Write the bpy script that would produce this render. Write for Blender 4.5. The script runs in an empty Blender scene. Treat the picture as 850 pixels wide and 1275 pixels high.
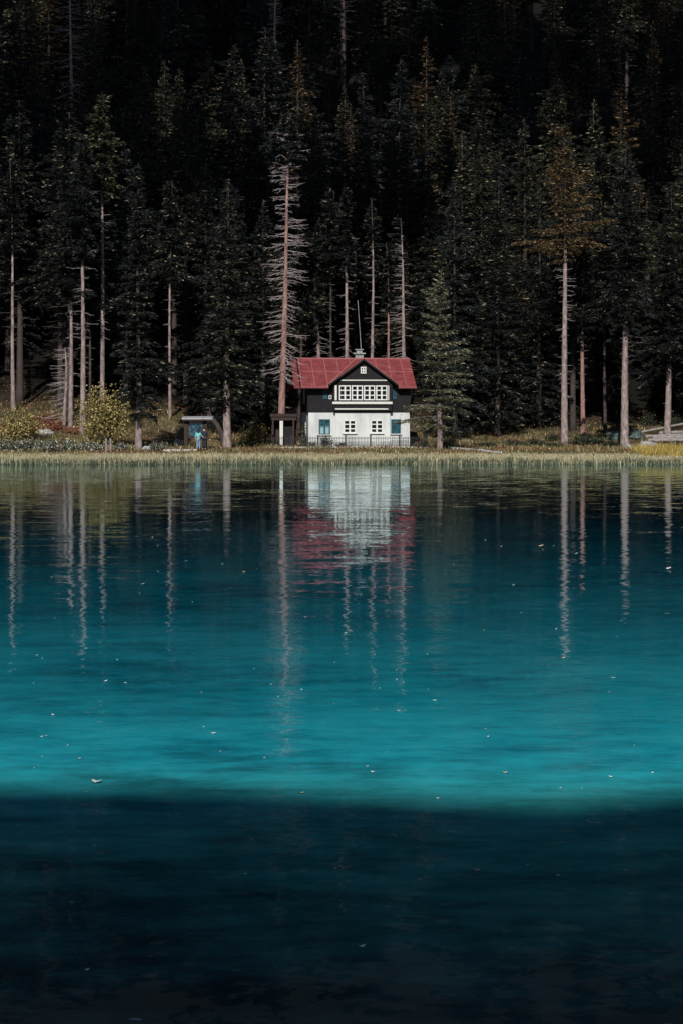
import bpy, bmesh, math, random
import numpy as np
from mathutils import Vector, Matrix

R = math.radians
F, HY, CAMZ = 2480.0, 526.0, 3.0          # focal length and horizon row of the 850x1275 photograph, eye height over the lake
scene = bpy.context.scene
COL = scene.collection
rng = np.random.default_rng(7)
random.seed(7)

# ------------------------------------------------------------------ object helpers
def link(o, parent=None):
    COL.objects.link(o)
    if parent: o.parent = parent
    return o

def tag(o, label=None, cat=None, group=None, kind=None):
    if label: o['label'] = label
    if cat: o['category'] = cat
    if group: o['group'] = group
    if kind: o['kind'] = kind
    return o

def empty(name, loc=(0, 0, 0), rz=0.0):
    o = bpy.data.objects.new(name, None)
    o.empty_display_size = 0.3
    o.location = loc; o.rotation_euler = (0, 0, rz)
    return link(o)

def copy_tree(o, parent=None):
    c = o.copy(); COL.objects.link(c); c.parent = parent
    for ch in list(o.children): copy_tree(ch, c)
    return c

class MB:
    """collects shapes for ONE mesh object"""
    def __init__(s): s.v = []; s.f = []; s.n = 0; s.mi = []
    def add(s, v, f, mi=0):
        v = np.asarray(v, float).reshape(-1, 3)
        s.v.append(v); s.f.extend([tuple(int(i) + s.n for i in q) for q in f]); s.mi.extend([mi] * len(f)); s.n += len(v)
    def box(s, x0, x1, y0, y1, z0, z1, mi=0):
        v = [(x0,y0,z0),(x1,y0,z0),(x1,y1,z0),(x0,y1,z0),(x0,y0,z1),(x1,y0,z1),(x1,y1,z1),(x0,y1,z1)]
        s.add(v, [(0,3,2,1),(4,5,6,7),(0,1,5,4),(1,2,6,5),(2,3,7,6),(3,0,4,7)], mi); return s
    def hexa(s, bot, top, mi=0):
        s.add(list(bot) + list(top), [(0,3,2,1),(4,5,6,7),(0,1,5,4),(1,2,6,5),(2,3,7,6),(3,0,4,7)], mi); return s
    def prism(s, poly, y0, y1, mi=0):          # polygon in x,z extruded along y (poly counter-clockwise seen from -y)
        n = len(poly)
        v = [(x, y0, z) for x, z in poly] + [(x, y1, z) for x, z in poly]
        f = [tuple(range(n)), tuple(range(2*n-1, n-1, -1))]
        f += [(i, i+n, (i+1) % n + n, (i+1) % n) for i in range(n)]
        s.add(v, f, mi); return s
    def tube(s, pts, radii, seg=8, mi=0, cap=True, rough=0.0, rg=None):
        pts = np.asarray(pts, float); n = len(pts)
        T = np.gradient(pts, axis=0)
        T /= np.linalg.norm(T, axis=1)[:, None] + 1e-9
        ref = np.array([0.0, 0.0, 1.0]) if abs(T[:, 2]).mean() < 0.8 else np.array([1.0, 0.0, 0.0])
        A = np.cross(T, ref); A /= np.linalg.norm(A, axis=1)[:, None] + 1e-9
        B = np.cross(T, A)
        th = np.arange(seg) * 2 * math.pi / seg
        rr = np.asarray(radii, float)[:, None] * np.ones((1, seg))
        if rough and rg is not None: rr = rr * (1 + rough * (rg.random((n, seg)) - .5))
        V = pts[:, None, :] + rr[:, :, None] * (np.cos(th)[None, :, None] * A[:, None, :] + np.sin(th)[None, :, None] * B[:, None, :])
        f = []
        for i in range(n-1):
            for k in range(seg):
                k2 = (k+1) % seg
                f.append((i*seg+k, i*seg+k2, (i+1)*seg+k2, (i+1)*seg+k))
        if cap:
            f.append(tuple(range(seg-1, -1, -1))); f.append(tuple((n-1)*seg+k for k in range(seg)))
        s.add(V.reshape(-1, 3), f, mi); return s
    def quads(s, V, mi=0):                      # V: (n,4,3)
        n = len(V); a = np.arange(n*4).reshape(n, 4)
        s.add(V.reshape(-1, 3), a.tolist(), mi); return s
    def build(s, name, mats, parent=None, smooth=False, bevel=0.0):
        me = bpy.data.meshes.new(name)
        V = np.concatenate(s.v) if s.v else np.zeros((0, 3))
        me.from_pydata(V.tolist(), [], s.f)
        if not isinstance(mats, (list, tuple)): mats = [mats]
        for m in mats: me.materials.append(m)
        if len(mats) > 1: me.polygons.foreach_set('material_index', s.mi)
        if smooth: me.polygons.foreach_set('use_smooth', [True] * len(me.polygons))
        me.update()
        o = bpy.data.objects.new(name, me); link(o, parent)
        if bevel:
            b = o.modifiers.new('bevel', 'BEVEL'); b.width = bevel; b.segments = 2; b.limit_method = 'ANGLE'
        return o

def blob(mb, c, r, rg, sub=2, rough=.18, mi=0):
    bm = bmesh.new(); bmesh.ops.create_icosphere(bm, subdivisions=sub, radius=1)
    ph = rg.random(6) * 6.28; k = 1 + rg.random(6) * 2.2
    vs = []
    for v in bm.verts:
        p = v.co
        d = 1 + rough * (math.sin(k[0]*p.x*2+ph[0]) + math.sin(k[1]*p.y*2+ph[1]) + math.sin(k[2]*p.z*2+ph[2])) * .6 + rough * (rg.random() - .5) * .5
        vs.append((c[0]+p.x*r[0]*d, c[1]+p.y*r[1]*d, c[2]+p.z*r[2]*d))
    bm.verts.index_update()
    fs = [tuple(v.index for v in f.verts) for f in bm.faces]
    bm.free(); mb.add(vs, fs, mi)

# ------------------------------------------------------------------ materials
def mat(name):
    m = bpy.data.materials.new(name); m.use_nodes = True
    nt = m.node_tree
    return m, nt, nt.nodes['Principled BSDF'], nt.nodes.new, nt.links.new

def ramp(N, pts, interp='LINEAR'):
    r = N('ShaderNodeValToRGB'); cr = r.color_ramp; cr.interpolation = interp
    while len(cr.elements) > 1: cr.elements.remove(cr.elements[-1])
    cr.elements[0].position = pts[0][0]; cr.elements[0].color = (*pts[0][1], 1)
    for p, c in pts[1:]:
        e = cr.elements.new(p); e.color = (*c, 1)
    return r

def rough_mat(name, c1, c2, scale=6, rough=.8, bump=.15, stretch=(1, 1, 1), c3=None, metallic=0, spec=.25, detail=6, dist=.02):
    m, nt, P, N, L = mat(name)
    tc = N('ShaderNodeTexCoord'); mp = N('ShaderNodeMapping'); mp.inputs['Scale'].default_value = stretch
    L(tc.outputs['Object'], mp.inputs['Vector'])
    n = N('ShaderNodeTexNoise'); n.inputs['Scale'].default_value = scale; n.inputs['Detail'].default_value = detail; n.inputs['Roughness'].default_value = .65
    L(mp.outputs['Vector'], n.inputs['Vector'])
    pts = [(.3, c1), (.62, c2)]
    if c3: pts.append((.72, c3))
    r = ramp(N, pts); L(n.outputs['Fac'], r.inputs['Fac'])
    L(r.outputs['Color'], P.inputs['Base Color'])
    P.inputs['Roughness'].default_value = rough; P.inputs['Specular IOR Level'].default_value = spec
    P.inputs['Metallic'].default_value = metallic
    if bump:
        b = N('ShaderNodeBump'); b.inputs['Strength'].default_value = bump; b.inputs['Distance'].default_value = dist
        L(n.outputs['Fac'], b.inputs['Height']); L(b.outputs['Normal'], P.inputs['Normal'])
    return m

def leaf_mat(name, stops, vary=.35, rough=.65, spec=.2):
    """leaf colour picked per leaf, each plant a little lighter or darker than the next"""
    m, nt, P, N, L = mat(name)
    g = N('ShaderNodeNewGeometry')
    r = ramp(N, stops, 'CONSTANT'); L(g.outputs['Random Per Island'], r.inputs['Fac'])
    oi = N('ShaderNodeObjectInfo')
    mr = N('ShaderNodeMapRange'); mr.inputs['To Min'].default_value = 1 - vary; mr.inputs['To Max'].default_value = 1 + vary
    L(oi.outputs['Random'], mr.inputs['Value'])
    hs = N('ShaderNodeHueSaturation'); L(mr.outputs['Result'], hs.inputs['Value']); L(r.outputs['Color'], hs.inputs['Color'])
    L(hs.outputs['Color'], P.inputs['Base Color'])
    P.inputs['Roughness'].default_value = rough; P.inputs['Specular IOR Level'].default_value = spec
    return m

def glass_mat(name, col, rough=.05):
    m, nt, P, N, L = mat(name)
    n = N('ShaderNodeTexNoise'); n.inputs['Scale'].default_value = 2.5
    tc = N('ShaderNodeTexCoord'); L(tc.outputs['Object'], n.inputs['Vector'])
    r = ramp(N, [(.35, tuple(c * .6 for c in col)), (.65, tuple(c * 1.3 for c in col))]); L(n.outputs['Fac'], r.inputs['Fac'])
    L(r.outputs['Color'], P.inputs['Base Color'])
    P.inputs['Roughness'].default_value = rough; P.inputs['Specular IOR Level'].default_value = .5
    b = N('ShaderNodeBump'); b.inputs['Strength'].default_value = .075; L(n.outputs['Fac'], b.inputs['Height']); L(b.outputs['Normal'], P.inputs['Normal'])
    return m

M = {}
M['needle_dark'] = leaf_mat('dark spruce needles', [(0, (.0055,.0075,.0075)), (.5, (.008,.0105,.0095)), (.86, (.017,.021,.015)), (.95, (.19,.16,.10))])
M['needle_blue'] = leaf_mat('blue grey spruce needles', [(0, (.008,.011,.011)), (.5, (.014,.019,.018)), (.84, (.023,.030,.027)), (.96, (.16,.16,.12))])
M['needle_olive'] = leaf_mat('olive spruce needles', [(0, (.012,.014,.009)), (.45, (.018,.021,.012)), (.80, (.045,.046,.025)), (.94, (.24,.20,.12))])
M['needle_rust'] = leaf_mat('turning larch needles', [(0, (.012,.010,.007)), (.4, (.030,.021,.010)), (.74, (.075,.046,.018)), (.93, (.25,.15,.06))])
M['needle_young'] = leaf_mat('young spruce needles', [(0, (.03,.033,.019)), (.4, (.075,.08,.047)), (.7, (.18,.175,.11)), (.9, (.40,.37,.26))], vary=.05)
M['needle_larch'] = leaf_mat('golden larch needles', [(0, (.020,.016,.008)), (.4, (.05,.034,.013)), (.7, (.13,.082,.033)), (.9, (.28,.19,.09))], vary=.05)
M['needle_hero'] = leaf_mat('speckled spruce needles', [(0, (.006,.008,.007)), (.55, (.012,.015,.011)), (.82, (.04,.044,.028)), (.94, (.20,.18,.11))], vary=.05)
M['leaf_yellow'] = leaf_mat('yellow green leaves', [(0, (.08,.065,.02)), (.35, (.20,.165,.055)), (.65, (.35,.285,.10)), (.9, (.55,.46,.24))], vary=.15)
M['leaf_green'] = leaf_mat('green shrub leaves', [(0, (.012,.018,.011)), (.5, (.028,.038,.022)), (.8, (.07,.08,.045)), (.95, (.2,.2,.12))], vary=.25)
M['leaf_grey'] = leaf_mat('grey green willow leaves', [(0, (.04,.048,.037)), (.4, (.10,.115,.085)), (.7, (.26,.26,.2)), (.9, (.52,.50,.42))], vary=.2)
M['leaf_red'] = leaf_mat('russet bracken', [(0, (.07,.028,.016)), (.4, (.17,.065,.036)), (.7, (.28,.12,.065)), (.92, (.42,.25,.16))], vary=.15)
M['blade_straw'] = leaf_mat('straw grass blades', [(0, (.20,.20,.11)), (.35, (.42,.38,.22)), (.65, (.55,.50,.34)), (.9, (.70,.66,.52))])
M['blade_green'] = leaf_mat('green sedge blades', [(0, (.02,.03,.024)), (.45, (.06,.08,.055)), (.75, (.16,.18,.11)), (.92, (.42,.39,.25))])
M['blade_mix'] = leaf_mat('bank grass blades', [(0, (.05,.055,.022)), (.4, (.13,.12,.05)), (.7, (.24,.20,.09)), (.92, (.46,.38,.22))])
M['blade_gold'] = leaf_mat('golden grass blades', [(0, (.16,.12,.03)), (.5, (.28,.21,.05)), (.8, (.40,.31,.1))])
M['bark'] = rough_mat('grey pink spruce bark', (.07,.053,.05), (.34,.27,.26), 2.2, .9, 1.0, (1.7,1.7,.7), (.52,.45,.43), dist=.12, detail=10)
M['bark_red'] = rough_mat('reddish bark', (.11,.057,.05), (.33,.20,.175), 2.2, .9, 1.0, (1.7,1.7,.7), (.45,.33,.30), dist=.12, detail=9)
M['bark_dark'] = rough_mat('dark forest bark', (.02,.016,.015), (.07,.056,.053), 7, .9, .8, (2.2,2.2,.5), dist=.06)
M['twig'] = rough_mat('bleached dead twigs', (.20,.17,.17), (.42,.37,.37), 5, .9, 0)
M['twig_dark'] = rough_mat('dark dead twigs', (.05,.042,.04), (.13,.11,.105), 5, .9, 0)

def wood_dark():
    m, nt, P, N, L = mat('black brown timber boards')
    tc = N('ShaderNodeTexCoord'); w = N('ShaderNodeTexWave'); w.bands_direction = 'X'; w.inputs['Scale'].default_value = 2.2; w.inputs['Distortion'].default_value = .3
    L(tc.outputs['Object'], w.inputs['Vector'])
    n = N('ShaderNodeTexNoise'); n.inputs['Scale'].default_value = 3; L(tc.outputs['Object'], n.inputs['Vector'])
    r = ramp(N, [(.3, (.007,.0065,.0085)), (.7, (.015,.013,.015))]); L(n.outputs['Fac'], r.inputs['Fac']); L(r.outputs['Color'], P.inputs['Base Color'])
    P.inputs['Roughness'].default_value = .7; P.inputs['Specular IOR Level'].default_value = .2
    b = N('ShaderNodeBump'); b.inputs['Strength'].default_value = .4; b.inputs['Distance'].default_value = .02
    L(w.outputs['Fac'], b.inputs['Height']); L(b.outputs['Normal'], P.inputs['Normal'])
    return m
M['wood_dark'] = wood_dark()
M['plaster'] = rough_mat('weathered white plaster', (.40,.43,.44), (.60,.63,.63), 1.3, .9, .15, (1,1,.3), (.66,.68,.67), detail=12)
M['plaster_grey'] = rough_mat('greyed plaster plinth', (.20,.215,.22), (.44,.46,.465), 1.9, .9, .1, (1,1,.4), detail=9)
M['white_paint'] = rough_mat('white window paint', (.56,.58,.57), (.68,.69,.68), 6, .5, 0)
M['cream_board'] = rough_mat('grey white fascia board', (.48,.50,.47), (.64,.66,.62), 5, .6, 0, (1,1,3))
M['teal_paint'] = rough_mat('dark teal shutter paint', (.012,.05,.065), (.03,.09,.11), 4, .5, 0)
M['pane'] = glass_mat('dark window glass', (.012,.014,.017))
M['pane_blue'] = glass_mat('blue window glass', (.022,.075,.10), .08)
M['curtain'] = rough_mat('pale blue curtain', (.16,.30,.34), (.28,.42,.46), 8, .9, 0, (6,6,1))
M['metal_roof'] = rough_mat('faded red sheet metal roof', (.115,.023,.026), (.23,.05,.053), 1.6, .6, .12, (1,1,.6), (.30,.12,.12), spec=.4, detail=10)
M['metal_seam'] = rough_mat('worn pinkish roof seam', (.24,.07,.075), (.36,.14,.14), 4, .5, 0)
M['stone_grey'] = rough_mat('grey stone', (.16,.165,.17), (.36,.365,.37), 3, .9, .5, (1,1,1), (.5,.5,.5), dist=.08)
M['stone_moss'] = rough_mat('mossy blue green stone', (.02,.032,.03), (.085,.125,.12), 4, .9, .8, (1,1,1), (.20,.24,.23), dist=.08)
M['concrete'] = rough_mat('pale concrete', (.45,.46,.46), (.62,.63,.62), 2, .9, .1)
M['chimney'] = rough_mat('chimney masonry', (.13,.15,.155), (.30,.33,.33), 5, .9, .3)
M['iron'] = rough_mat('black iron', (.012,.012,.013), (.03,.03,.032), 9, .6, 0)
M['timber_grey'] = rough_mat('weathered grey timber', (.07,.06,.058), (.30,.275,.27), 2.2, .9, .7, (1,5,5), (.42,.39,.38), detail=9)
M['timber_brown'] = rough_mat('brown stained timber', (.018,.012,.011), (.05,.034,.03), 4, .8, .2, (4,4,1))
M['tin_pale'] = rough_mat('pale zinc roof', (.20,.205,.225), (.36,.37,.40), 3, .5, 0)
M['skin'] = rough_mat('skin', (.42,.24,.18), (.55,.33,.25), 20, .6, 0)
M['hair'] = rough_mat('dark brown hair', (.012,.009,.008), (.03,.02,.016), 30, .6, 0)
M['teal_cloth'] = rough_mat('teal jacket cloth', (.09,.32,.33), (.18,.50,.51), 6, .85, .1)
M['jeans'] = rough_mat('blue denim', (.07,.14,.22), (.22,.34,.45), 8, .9, 0)
M['dark_cloth'] = rough_mat('dark navy cloth', (.012,.015,.025), (.03,.036,.055), 8, .9, 0)
M['fleck'] = rough_mat('bleached floating leaf', (.72,.73,.70), (.85,.85,.82), 30, .8, 0)
M['straw_leaf'] = rough_mat('pale yellow floating leaf', (.45,.38,.22), (.65,.58,.38), 30, .8, 0)

def map_board():
    m, nt, P, N, L = mat('printed lake map')
    tc = N('ShaderNodeTexCoord'); n = N('ShaderNodeTexNoise'); n.inputs['Scale'].default_value = 2.6; n.inputs['Detail'].default_value = 2
    L(tc.outputs['Object'], n.inputs['Vector'])
    r = ramp(N, [(.0, (.012,.03,.04)), (.46, (.03,.085,.11)), (.52, (.01,.035,.09)), (.58, (.07,.13,.15)), (.66, (.24,.27,.28))], 'CONSTANT')
    L(n.outputs['Fac'], r.inputs['Fac']); L(r.outputs['Color'], P.inputs['Base Color']); P.inputs['Roughness'].default_value = .25
    return m
M['map'] = map_board()

# ------------------------------------------------------------------ terrain
YC = [-400,-140,-58,-4,0,4.5,7,12,30,110,137,142,147,152,160,174,185,200,230,300,450,700]
ZC = [55,58,50.1,2.4,1.45,.5,-.15,-1.2,-4,-4,-1.0,-.05,.28,.60,.84,.95,1.9,4.8,15,42,108,240]
YL = [-400,137,142,147,152,163,170,185,200,230,300,450,700]
ZL = [0,-1.0,-.05,.28,.60,.95,1.5,4.3,7.2,17,43,108,240]
def vnoise(x, y, s, seed=0):
    x = np.asarray(x, float) / s + seed * 17.3; y = np.asarray(y, float) / s - seed * 9.1
    return (np.sin(x*1.7+.6*np.sin(y*2.3)) * np.cos(y*1.3+.8*np.sin(x*1.1+1)) + .5*np.sin(x*3.9+y*2.7+1.3) * np.cos(y*4.3-x*1.9)) / 1.5
def shore(x): return .55 * np.sin(np.asarray(x) * .11 + 1) + .3 * np.sin(np.asarray(x) * .31)
def ground(x, y):
    x = np.asarray(x, float); y = np.asarray(y, float)
    yy = np.where(y > 60, y - shore(x) * np.clip((165 - y) / 22, 0, 1), y)
    zc = np.interp(yy, YC, ZC); zl = np.interp(yy, YL, ZL)
    w = 1 / (1 + np.exp((x + 15) / 2.2)); w = np.where(y < 100, 0, w)
    z = zc * (1 - w) + zl * w
    amp = np.where(y > 178, np.clip((y - 178) / 40, 0, 1) * 1.6, 0) + np.where((y > 150) & (y <= 178), .05, 0)
    z = z + amp * vnoise(x, y, 14) + np.where(y > 137, .05, .015) * vnoise(x, y, 1.7, 3)
    near = np.clip((-y - 12) / 30, 0, 1)
    z = z + near * (.4 * vnoise(x, y, 9, 2) + .3 * vnoise(x, y, 1.5, 5)) - near * .07 * (x + 7)
    return z
def gz(x, y): return float(ground(x, y))
def at(px, py, Y):                    # photograph pixel at distance Y -> point
    return ((px - 425) / F * Y, Y, CAMZ - (py - HY) / F * Y)
def hit(px, py, y0=136.0, y1=260.0):  # photograph pixel -> the place where that line of sight meets the ground
    Y = y0
    while Y < y1:
        p = at(px, py, Y)
        if gz(p[0], Y) >= p[2]: return (p[0], Y, gz(p[0], Y))
        Y += .15
    return (at(px, py, y1)[0], y1, gz(at(px, py, y1)[0], y1))

def build_ground():
    xs = np.concatenate([np.arange(-420, -70, 14), np.arange(-70, 70, .9), np.arange(70, 421, 14)])
    ys = np.concatenate([np.arange(-400, -70, 15), np.arange(-70, -48, .8), np.arange(-48, 10, 1.6), np.arange(10, 128, 8), np.arange(128, 200, .45), np.arange(200, 320, 3), np.arange(320, 701, 12)])
    X, Y = np.meshgrid(xs, ys); Z = ground(X, Y)
    nx, ny = len(xs), len(ys)
    V = np.stack([X, Y, Z], -1).reshape(-1, 3)
    a = np.arange(nx*ny).reshape(ny, nx)
    f = np.stack([a[:-1,:-1], a[:-1,1:], a[1:,1:], a[1:,:-1]], -1).reshape(-1, 4)
    m, nt, P, N, L = mat('forest floor and lake bank')
    tc = N('ShaderNodeTexCoord'); n = N('ShaderNodeTexNoise'); n.inputs['Scale'].default_value = .5; n.inputs['Detail'].default_value = 10; n.inputs['Roughness'].default_value = .7
    n2 = N('ShaderNodeTexNoise'); n2.inputs['Scale'].default_value = 4; n2.inputs['Detail'].default_value = 8
    L(tc.outputs['Object'], n.inputs['Vector']); L(tc.outputs['Object'], n2.inputs['Vector'])
    r = ramp(N, [(.3, (.035,.03,.018)), (.46, (.09,.08,.037)), (.56, (.17,.125,.075)), (.68, (.27,.21,.145))]); L(n.outputs['Fac'], r.inputs['Fac'])
    r2 = ramp(N, [(.3, (.45,.45,.45)), (.7, (1,1,1))]); L(n2.outputs['Fac'], r2.inputs['Fac'])
    mx = N('ShaderNodeMix'); mx.data_type = 'RGBA'; mx.blend_type = 'MULTIPLY'; mx.inputs['Factor'].default_value = 1
    L(r.outputs['Color'], mx.inputs['A']); L(r2.outputs['Color'], mx.inputs['B'])
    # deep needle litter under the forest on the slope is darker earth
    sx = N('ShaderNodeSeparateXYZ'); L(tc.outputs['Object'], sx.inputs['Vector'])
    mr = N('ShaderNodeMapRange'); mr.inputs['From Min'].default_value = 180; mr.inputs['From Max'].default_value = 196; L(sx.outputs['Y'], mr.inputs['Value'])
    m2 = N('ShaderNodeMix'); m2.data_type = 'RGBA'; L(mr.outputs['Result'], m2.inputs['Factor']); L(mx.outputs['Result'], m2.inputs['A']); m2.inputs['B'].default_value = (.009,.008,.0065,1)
    # last year's bleached sedge lies matted along the shore
    ma = N('ShaderNodeMapRange'); ma.inputs['From Min'].default_value = 151; ma.inputs['From Max'].default_value = 155; ma.inputs['To Min'].default_value = 1; ma.inputs['To Max'].default_value = 0; L(sx.outputs['Y'], ma.inputs['Value'])
    mbn = N('ShaderNodeMapRange'); mbn.inputs['From Min'].default_value = 142.6; mbn.inputs['From Max'].default_value = 144; L(sx.outputs['Y'], mbn.inputs['Value'])
    mc = N('ShaderNodeMath'); mc.operation = 'MULTIPLY'; L(ma.outputs['Result'], mc.inputs[0]); L(mbn.outputs['Result'], mc.inputs[1])
    mat_r = ramp(N, [(.3, (.20,.17,.10)), (.7, (.46,.40,.26))]); L(n2.outputs['Fac'], mat_r.inputs['Fac'])
    m3 = N('ShaderNodeMix'); m3.data_type = 'RGBA'; L(mc.outputs[0], m3.inputs['Factor']); L(m2.outputs['Result'], m3.inputs['A']); L(mat_r.outputs['Color'], m3.inputs['B'])
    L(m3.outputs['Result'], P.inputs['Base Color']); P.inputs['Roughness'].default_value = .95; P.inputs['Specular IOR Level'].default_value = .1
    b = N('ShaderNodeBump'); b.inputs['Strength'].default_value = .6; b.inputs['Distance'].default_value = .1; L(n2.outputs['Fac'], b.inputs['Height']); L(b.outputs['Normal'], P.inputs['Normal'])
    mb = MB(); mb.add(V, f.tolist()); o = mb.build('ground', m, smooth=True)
    tag(o, 'lake bank and steep wooded mountainside', 'ground', kind='structure')
build_ground()

def build_water():
    m, nt, P, N, L = mat('calm turquoise lake water')
    nt.nodes.remove(P); out = nt.nodes['Material Output']
    tc = N('ShaderNodeTexCoord')
    def noise(scale, sx, sy, detail=2, rough=.5):
        mp = N('ShaderNodeMapping'); mp.inputs['Scale'].default_value = (sx, sy, 1); L(tc.outputs['Object'], mp.inputs['Vector'])
        n = N('ShaderNodeTexNoise'); n.inputs['Scale'].default_value = scale; n.inputs['Detail'].default_value = detail; n.inputs['Roughness'].default_value = rough
        L(mp.outputs['Vector'], n.inputs['Vector']); return n
    def math_(op, a, b=None):
        k = N('ShaderNodeMath'); k.operation = op
        for i, v in enumerate((a, b)):
            if v is None: continue
            if isinstance(v, (int, float)): k.inputs[i].default_value = v
            else: L(v, k.inputs[i])
        return k.outputs[0]
    fine, mid, big = noise(5.5, 1, 1.4, 2), noise(1.1, .8, 1.25, 2), noise(.09, .5, 1.0, 3, .6)
    amp = N('ShaderNodeMapRange'); amp.inputs['From Min'].default_value = .35; amp.inputs['From Max'].default_value = .7
    amp.inputs['To Min'].default_value = .45; amp.inputs['To Max'].default_value = 1.5; L(big.outputs['Fac'], amp.inputs['Value'])
    def slope(ch):
        acc = None
        for nz, a in ((fine, WATER_FINE), (mid, WATER_MID)):
            s = N('ShaderNodeSeparateColor'); L(nz.outputs['Color'], s.inputs['Color'])
            v = math_('MULTIPLY', math_('SUBTRACT', s.outputs[ch], .5), a)
            acc = v if acc is None else math_('ADD', acc, v)
        return math_('MULTIPLY', acc, amp.outputs['Result'])
    cv = N('ShaderNodeCombineXYZ'); L(slope(0), cv.inputs['X']); L(slope(1), cv.inputs['Y']); cv.inputs['Z'].default_value = 1
    nv = N('ShaderNodeVectorMath'); nv.operation = 'NORMALIZE'; L(cv.outputs['Vector'], nv.inputs[0])
    fr = N('ShaderNodeFresnel'); fr.inputs['IOR'].default_value = 1.333; L(nv.outputs['Vector'], fr.inputs['Normal'])
    gl = N('ShaderNodeBsdfGlossy'); gl.inputs['Roughness'].default_value = .015; gl.inputs['Color'].default_value = (.82,.97,1,1); L(nv.outputs['Vector'], gl.inputs['Normal'])
    # the milky glacial water itself: sediment drifts in long pale and dark veils
    veil, veil2, veil3 = noise(.2, .8, 1.2, 5, .6), noise(1.5, .7, 1.25, 8, .72), noise(.07, 1.6, .5, 2, .5)
    vv = math_('ADD', math_('ADD', math_('MULTIPLY', veil.outputs['Fac'], .3), math_('MULTIPLY', veil2.outputs['Fac'], .4)), math_('MULTIPLY', veil3.outputs['Fac'], .3))
    r = ramp(N, WATER_RAMP); L(vv, r.inputs['Fac'])
    # painted foreground shade first, then shallow pale marl bed, deepening to blue black water towards the far shore
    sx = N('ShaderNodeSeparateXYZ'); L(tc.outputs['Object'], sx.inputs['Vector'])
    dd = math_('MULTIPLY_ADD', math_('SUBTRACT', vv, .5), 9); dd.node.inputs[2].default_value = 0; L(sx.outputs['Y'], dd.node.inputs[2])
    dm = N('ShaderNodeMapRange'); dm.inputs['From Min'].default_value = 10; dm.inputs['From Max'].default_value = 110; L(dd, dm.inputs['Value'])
    r2 = ramp(N, DEPTH_SHADE_RAMP); L(dm.outputs['Result'], r2.inputs['Fac'])
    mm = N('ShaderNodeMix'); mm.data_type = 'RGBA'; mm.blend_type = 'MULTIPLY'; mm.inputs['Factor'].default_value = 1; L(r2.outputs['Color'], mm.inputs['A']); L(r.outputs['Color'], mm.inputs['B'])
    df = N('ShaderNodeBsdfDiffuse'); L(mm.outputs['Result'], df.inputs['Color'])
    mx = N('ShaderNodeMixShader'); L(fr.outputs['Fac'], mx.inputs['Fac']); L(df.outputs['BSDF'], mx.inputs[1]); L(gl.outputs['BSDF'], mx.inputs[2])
    L(mx.outputs['Shader'], out.inputs['Surface'])
    mb = MB(); mb.add([(-400,4,0),(400,4,0),(400,146,0),(-400,146,0)], [(0,1,2,3)])
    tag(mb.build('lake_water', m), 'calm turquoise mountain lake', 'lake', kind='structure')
WATER_FINE, WATER_MID = .060, .060
WATER_RAMP = [(.40, (.26,.40,.45)), (.455, (.50,.64,.69)), (.50, (.78,.86,.88)), (.55, (1.1,1.04,1.03)), (.61, (1.8,1.25,1.18))]
DEPTH_SHADE_RAMP = [(0, (.045,.10,.095)), (.045, (.06,.40,.36)), (.075, (.022,.44,.54)), (.12, (.011,.29,.37)), (.21, (.004,.135,.19)), (.36, (.002,.062,.092)), (.55, (.002,.014,.026)), (.8, (.001,.006,.012))]  # nearest stops carry foreground shade painted into the water colour
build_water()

# ------------------------------------------------------------------ foliage builders
def unit(v): return v / (np.linalg.norm(v, axis=-1, keepdims=True) + 1e-9)

def cards(mb, C, D, ln, wd, rg, mi=0):
    """leaf or needle-spray shaped quads: centres C, long axes D"""
    n = len(C); D = unit(D)
    S = unit(np.cross(D, unit(rg.normal(size=(n, 3)))))
    ln = ln[:, None]; wd = wd[:, None]
    V = np.stack([C - D*ln*.5, C + S*wd*.5 - D*ln*.05, C + D*ln*.5, C - S*wd*.5 + D*ln*.08], 1)
    mb.quads(V, mi)

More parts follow.
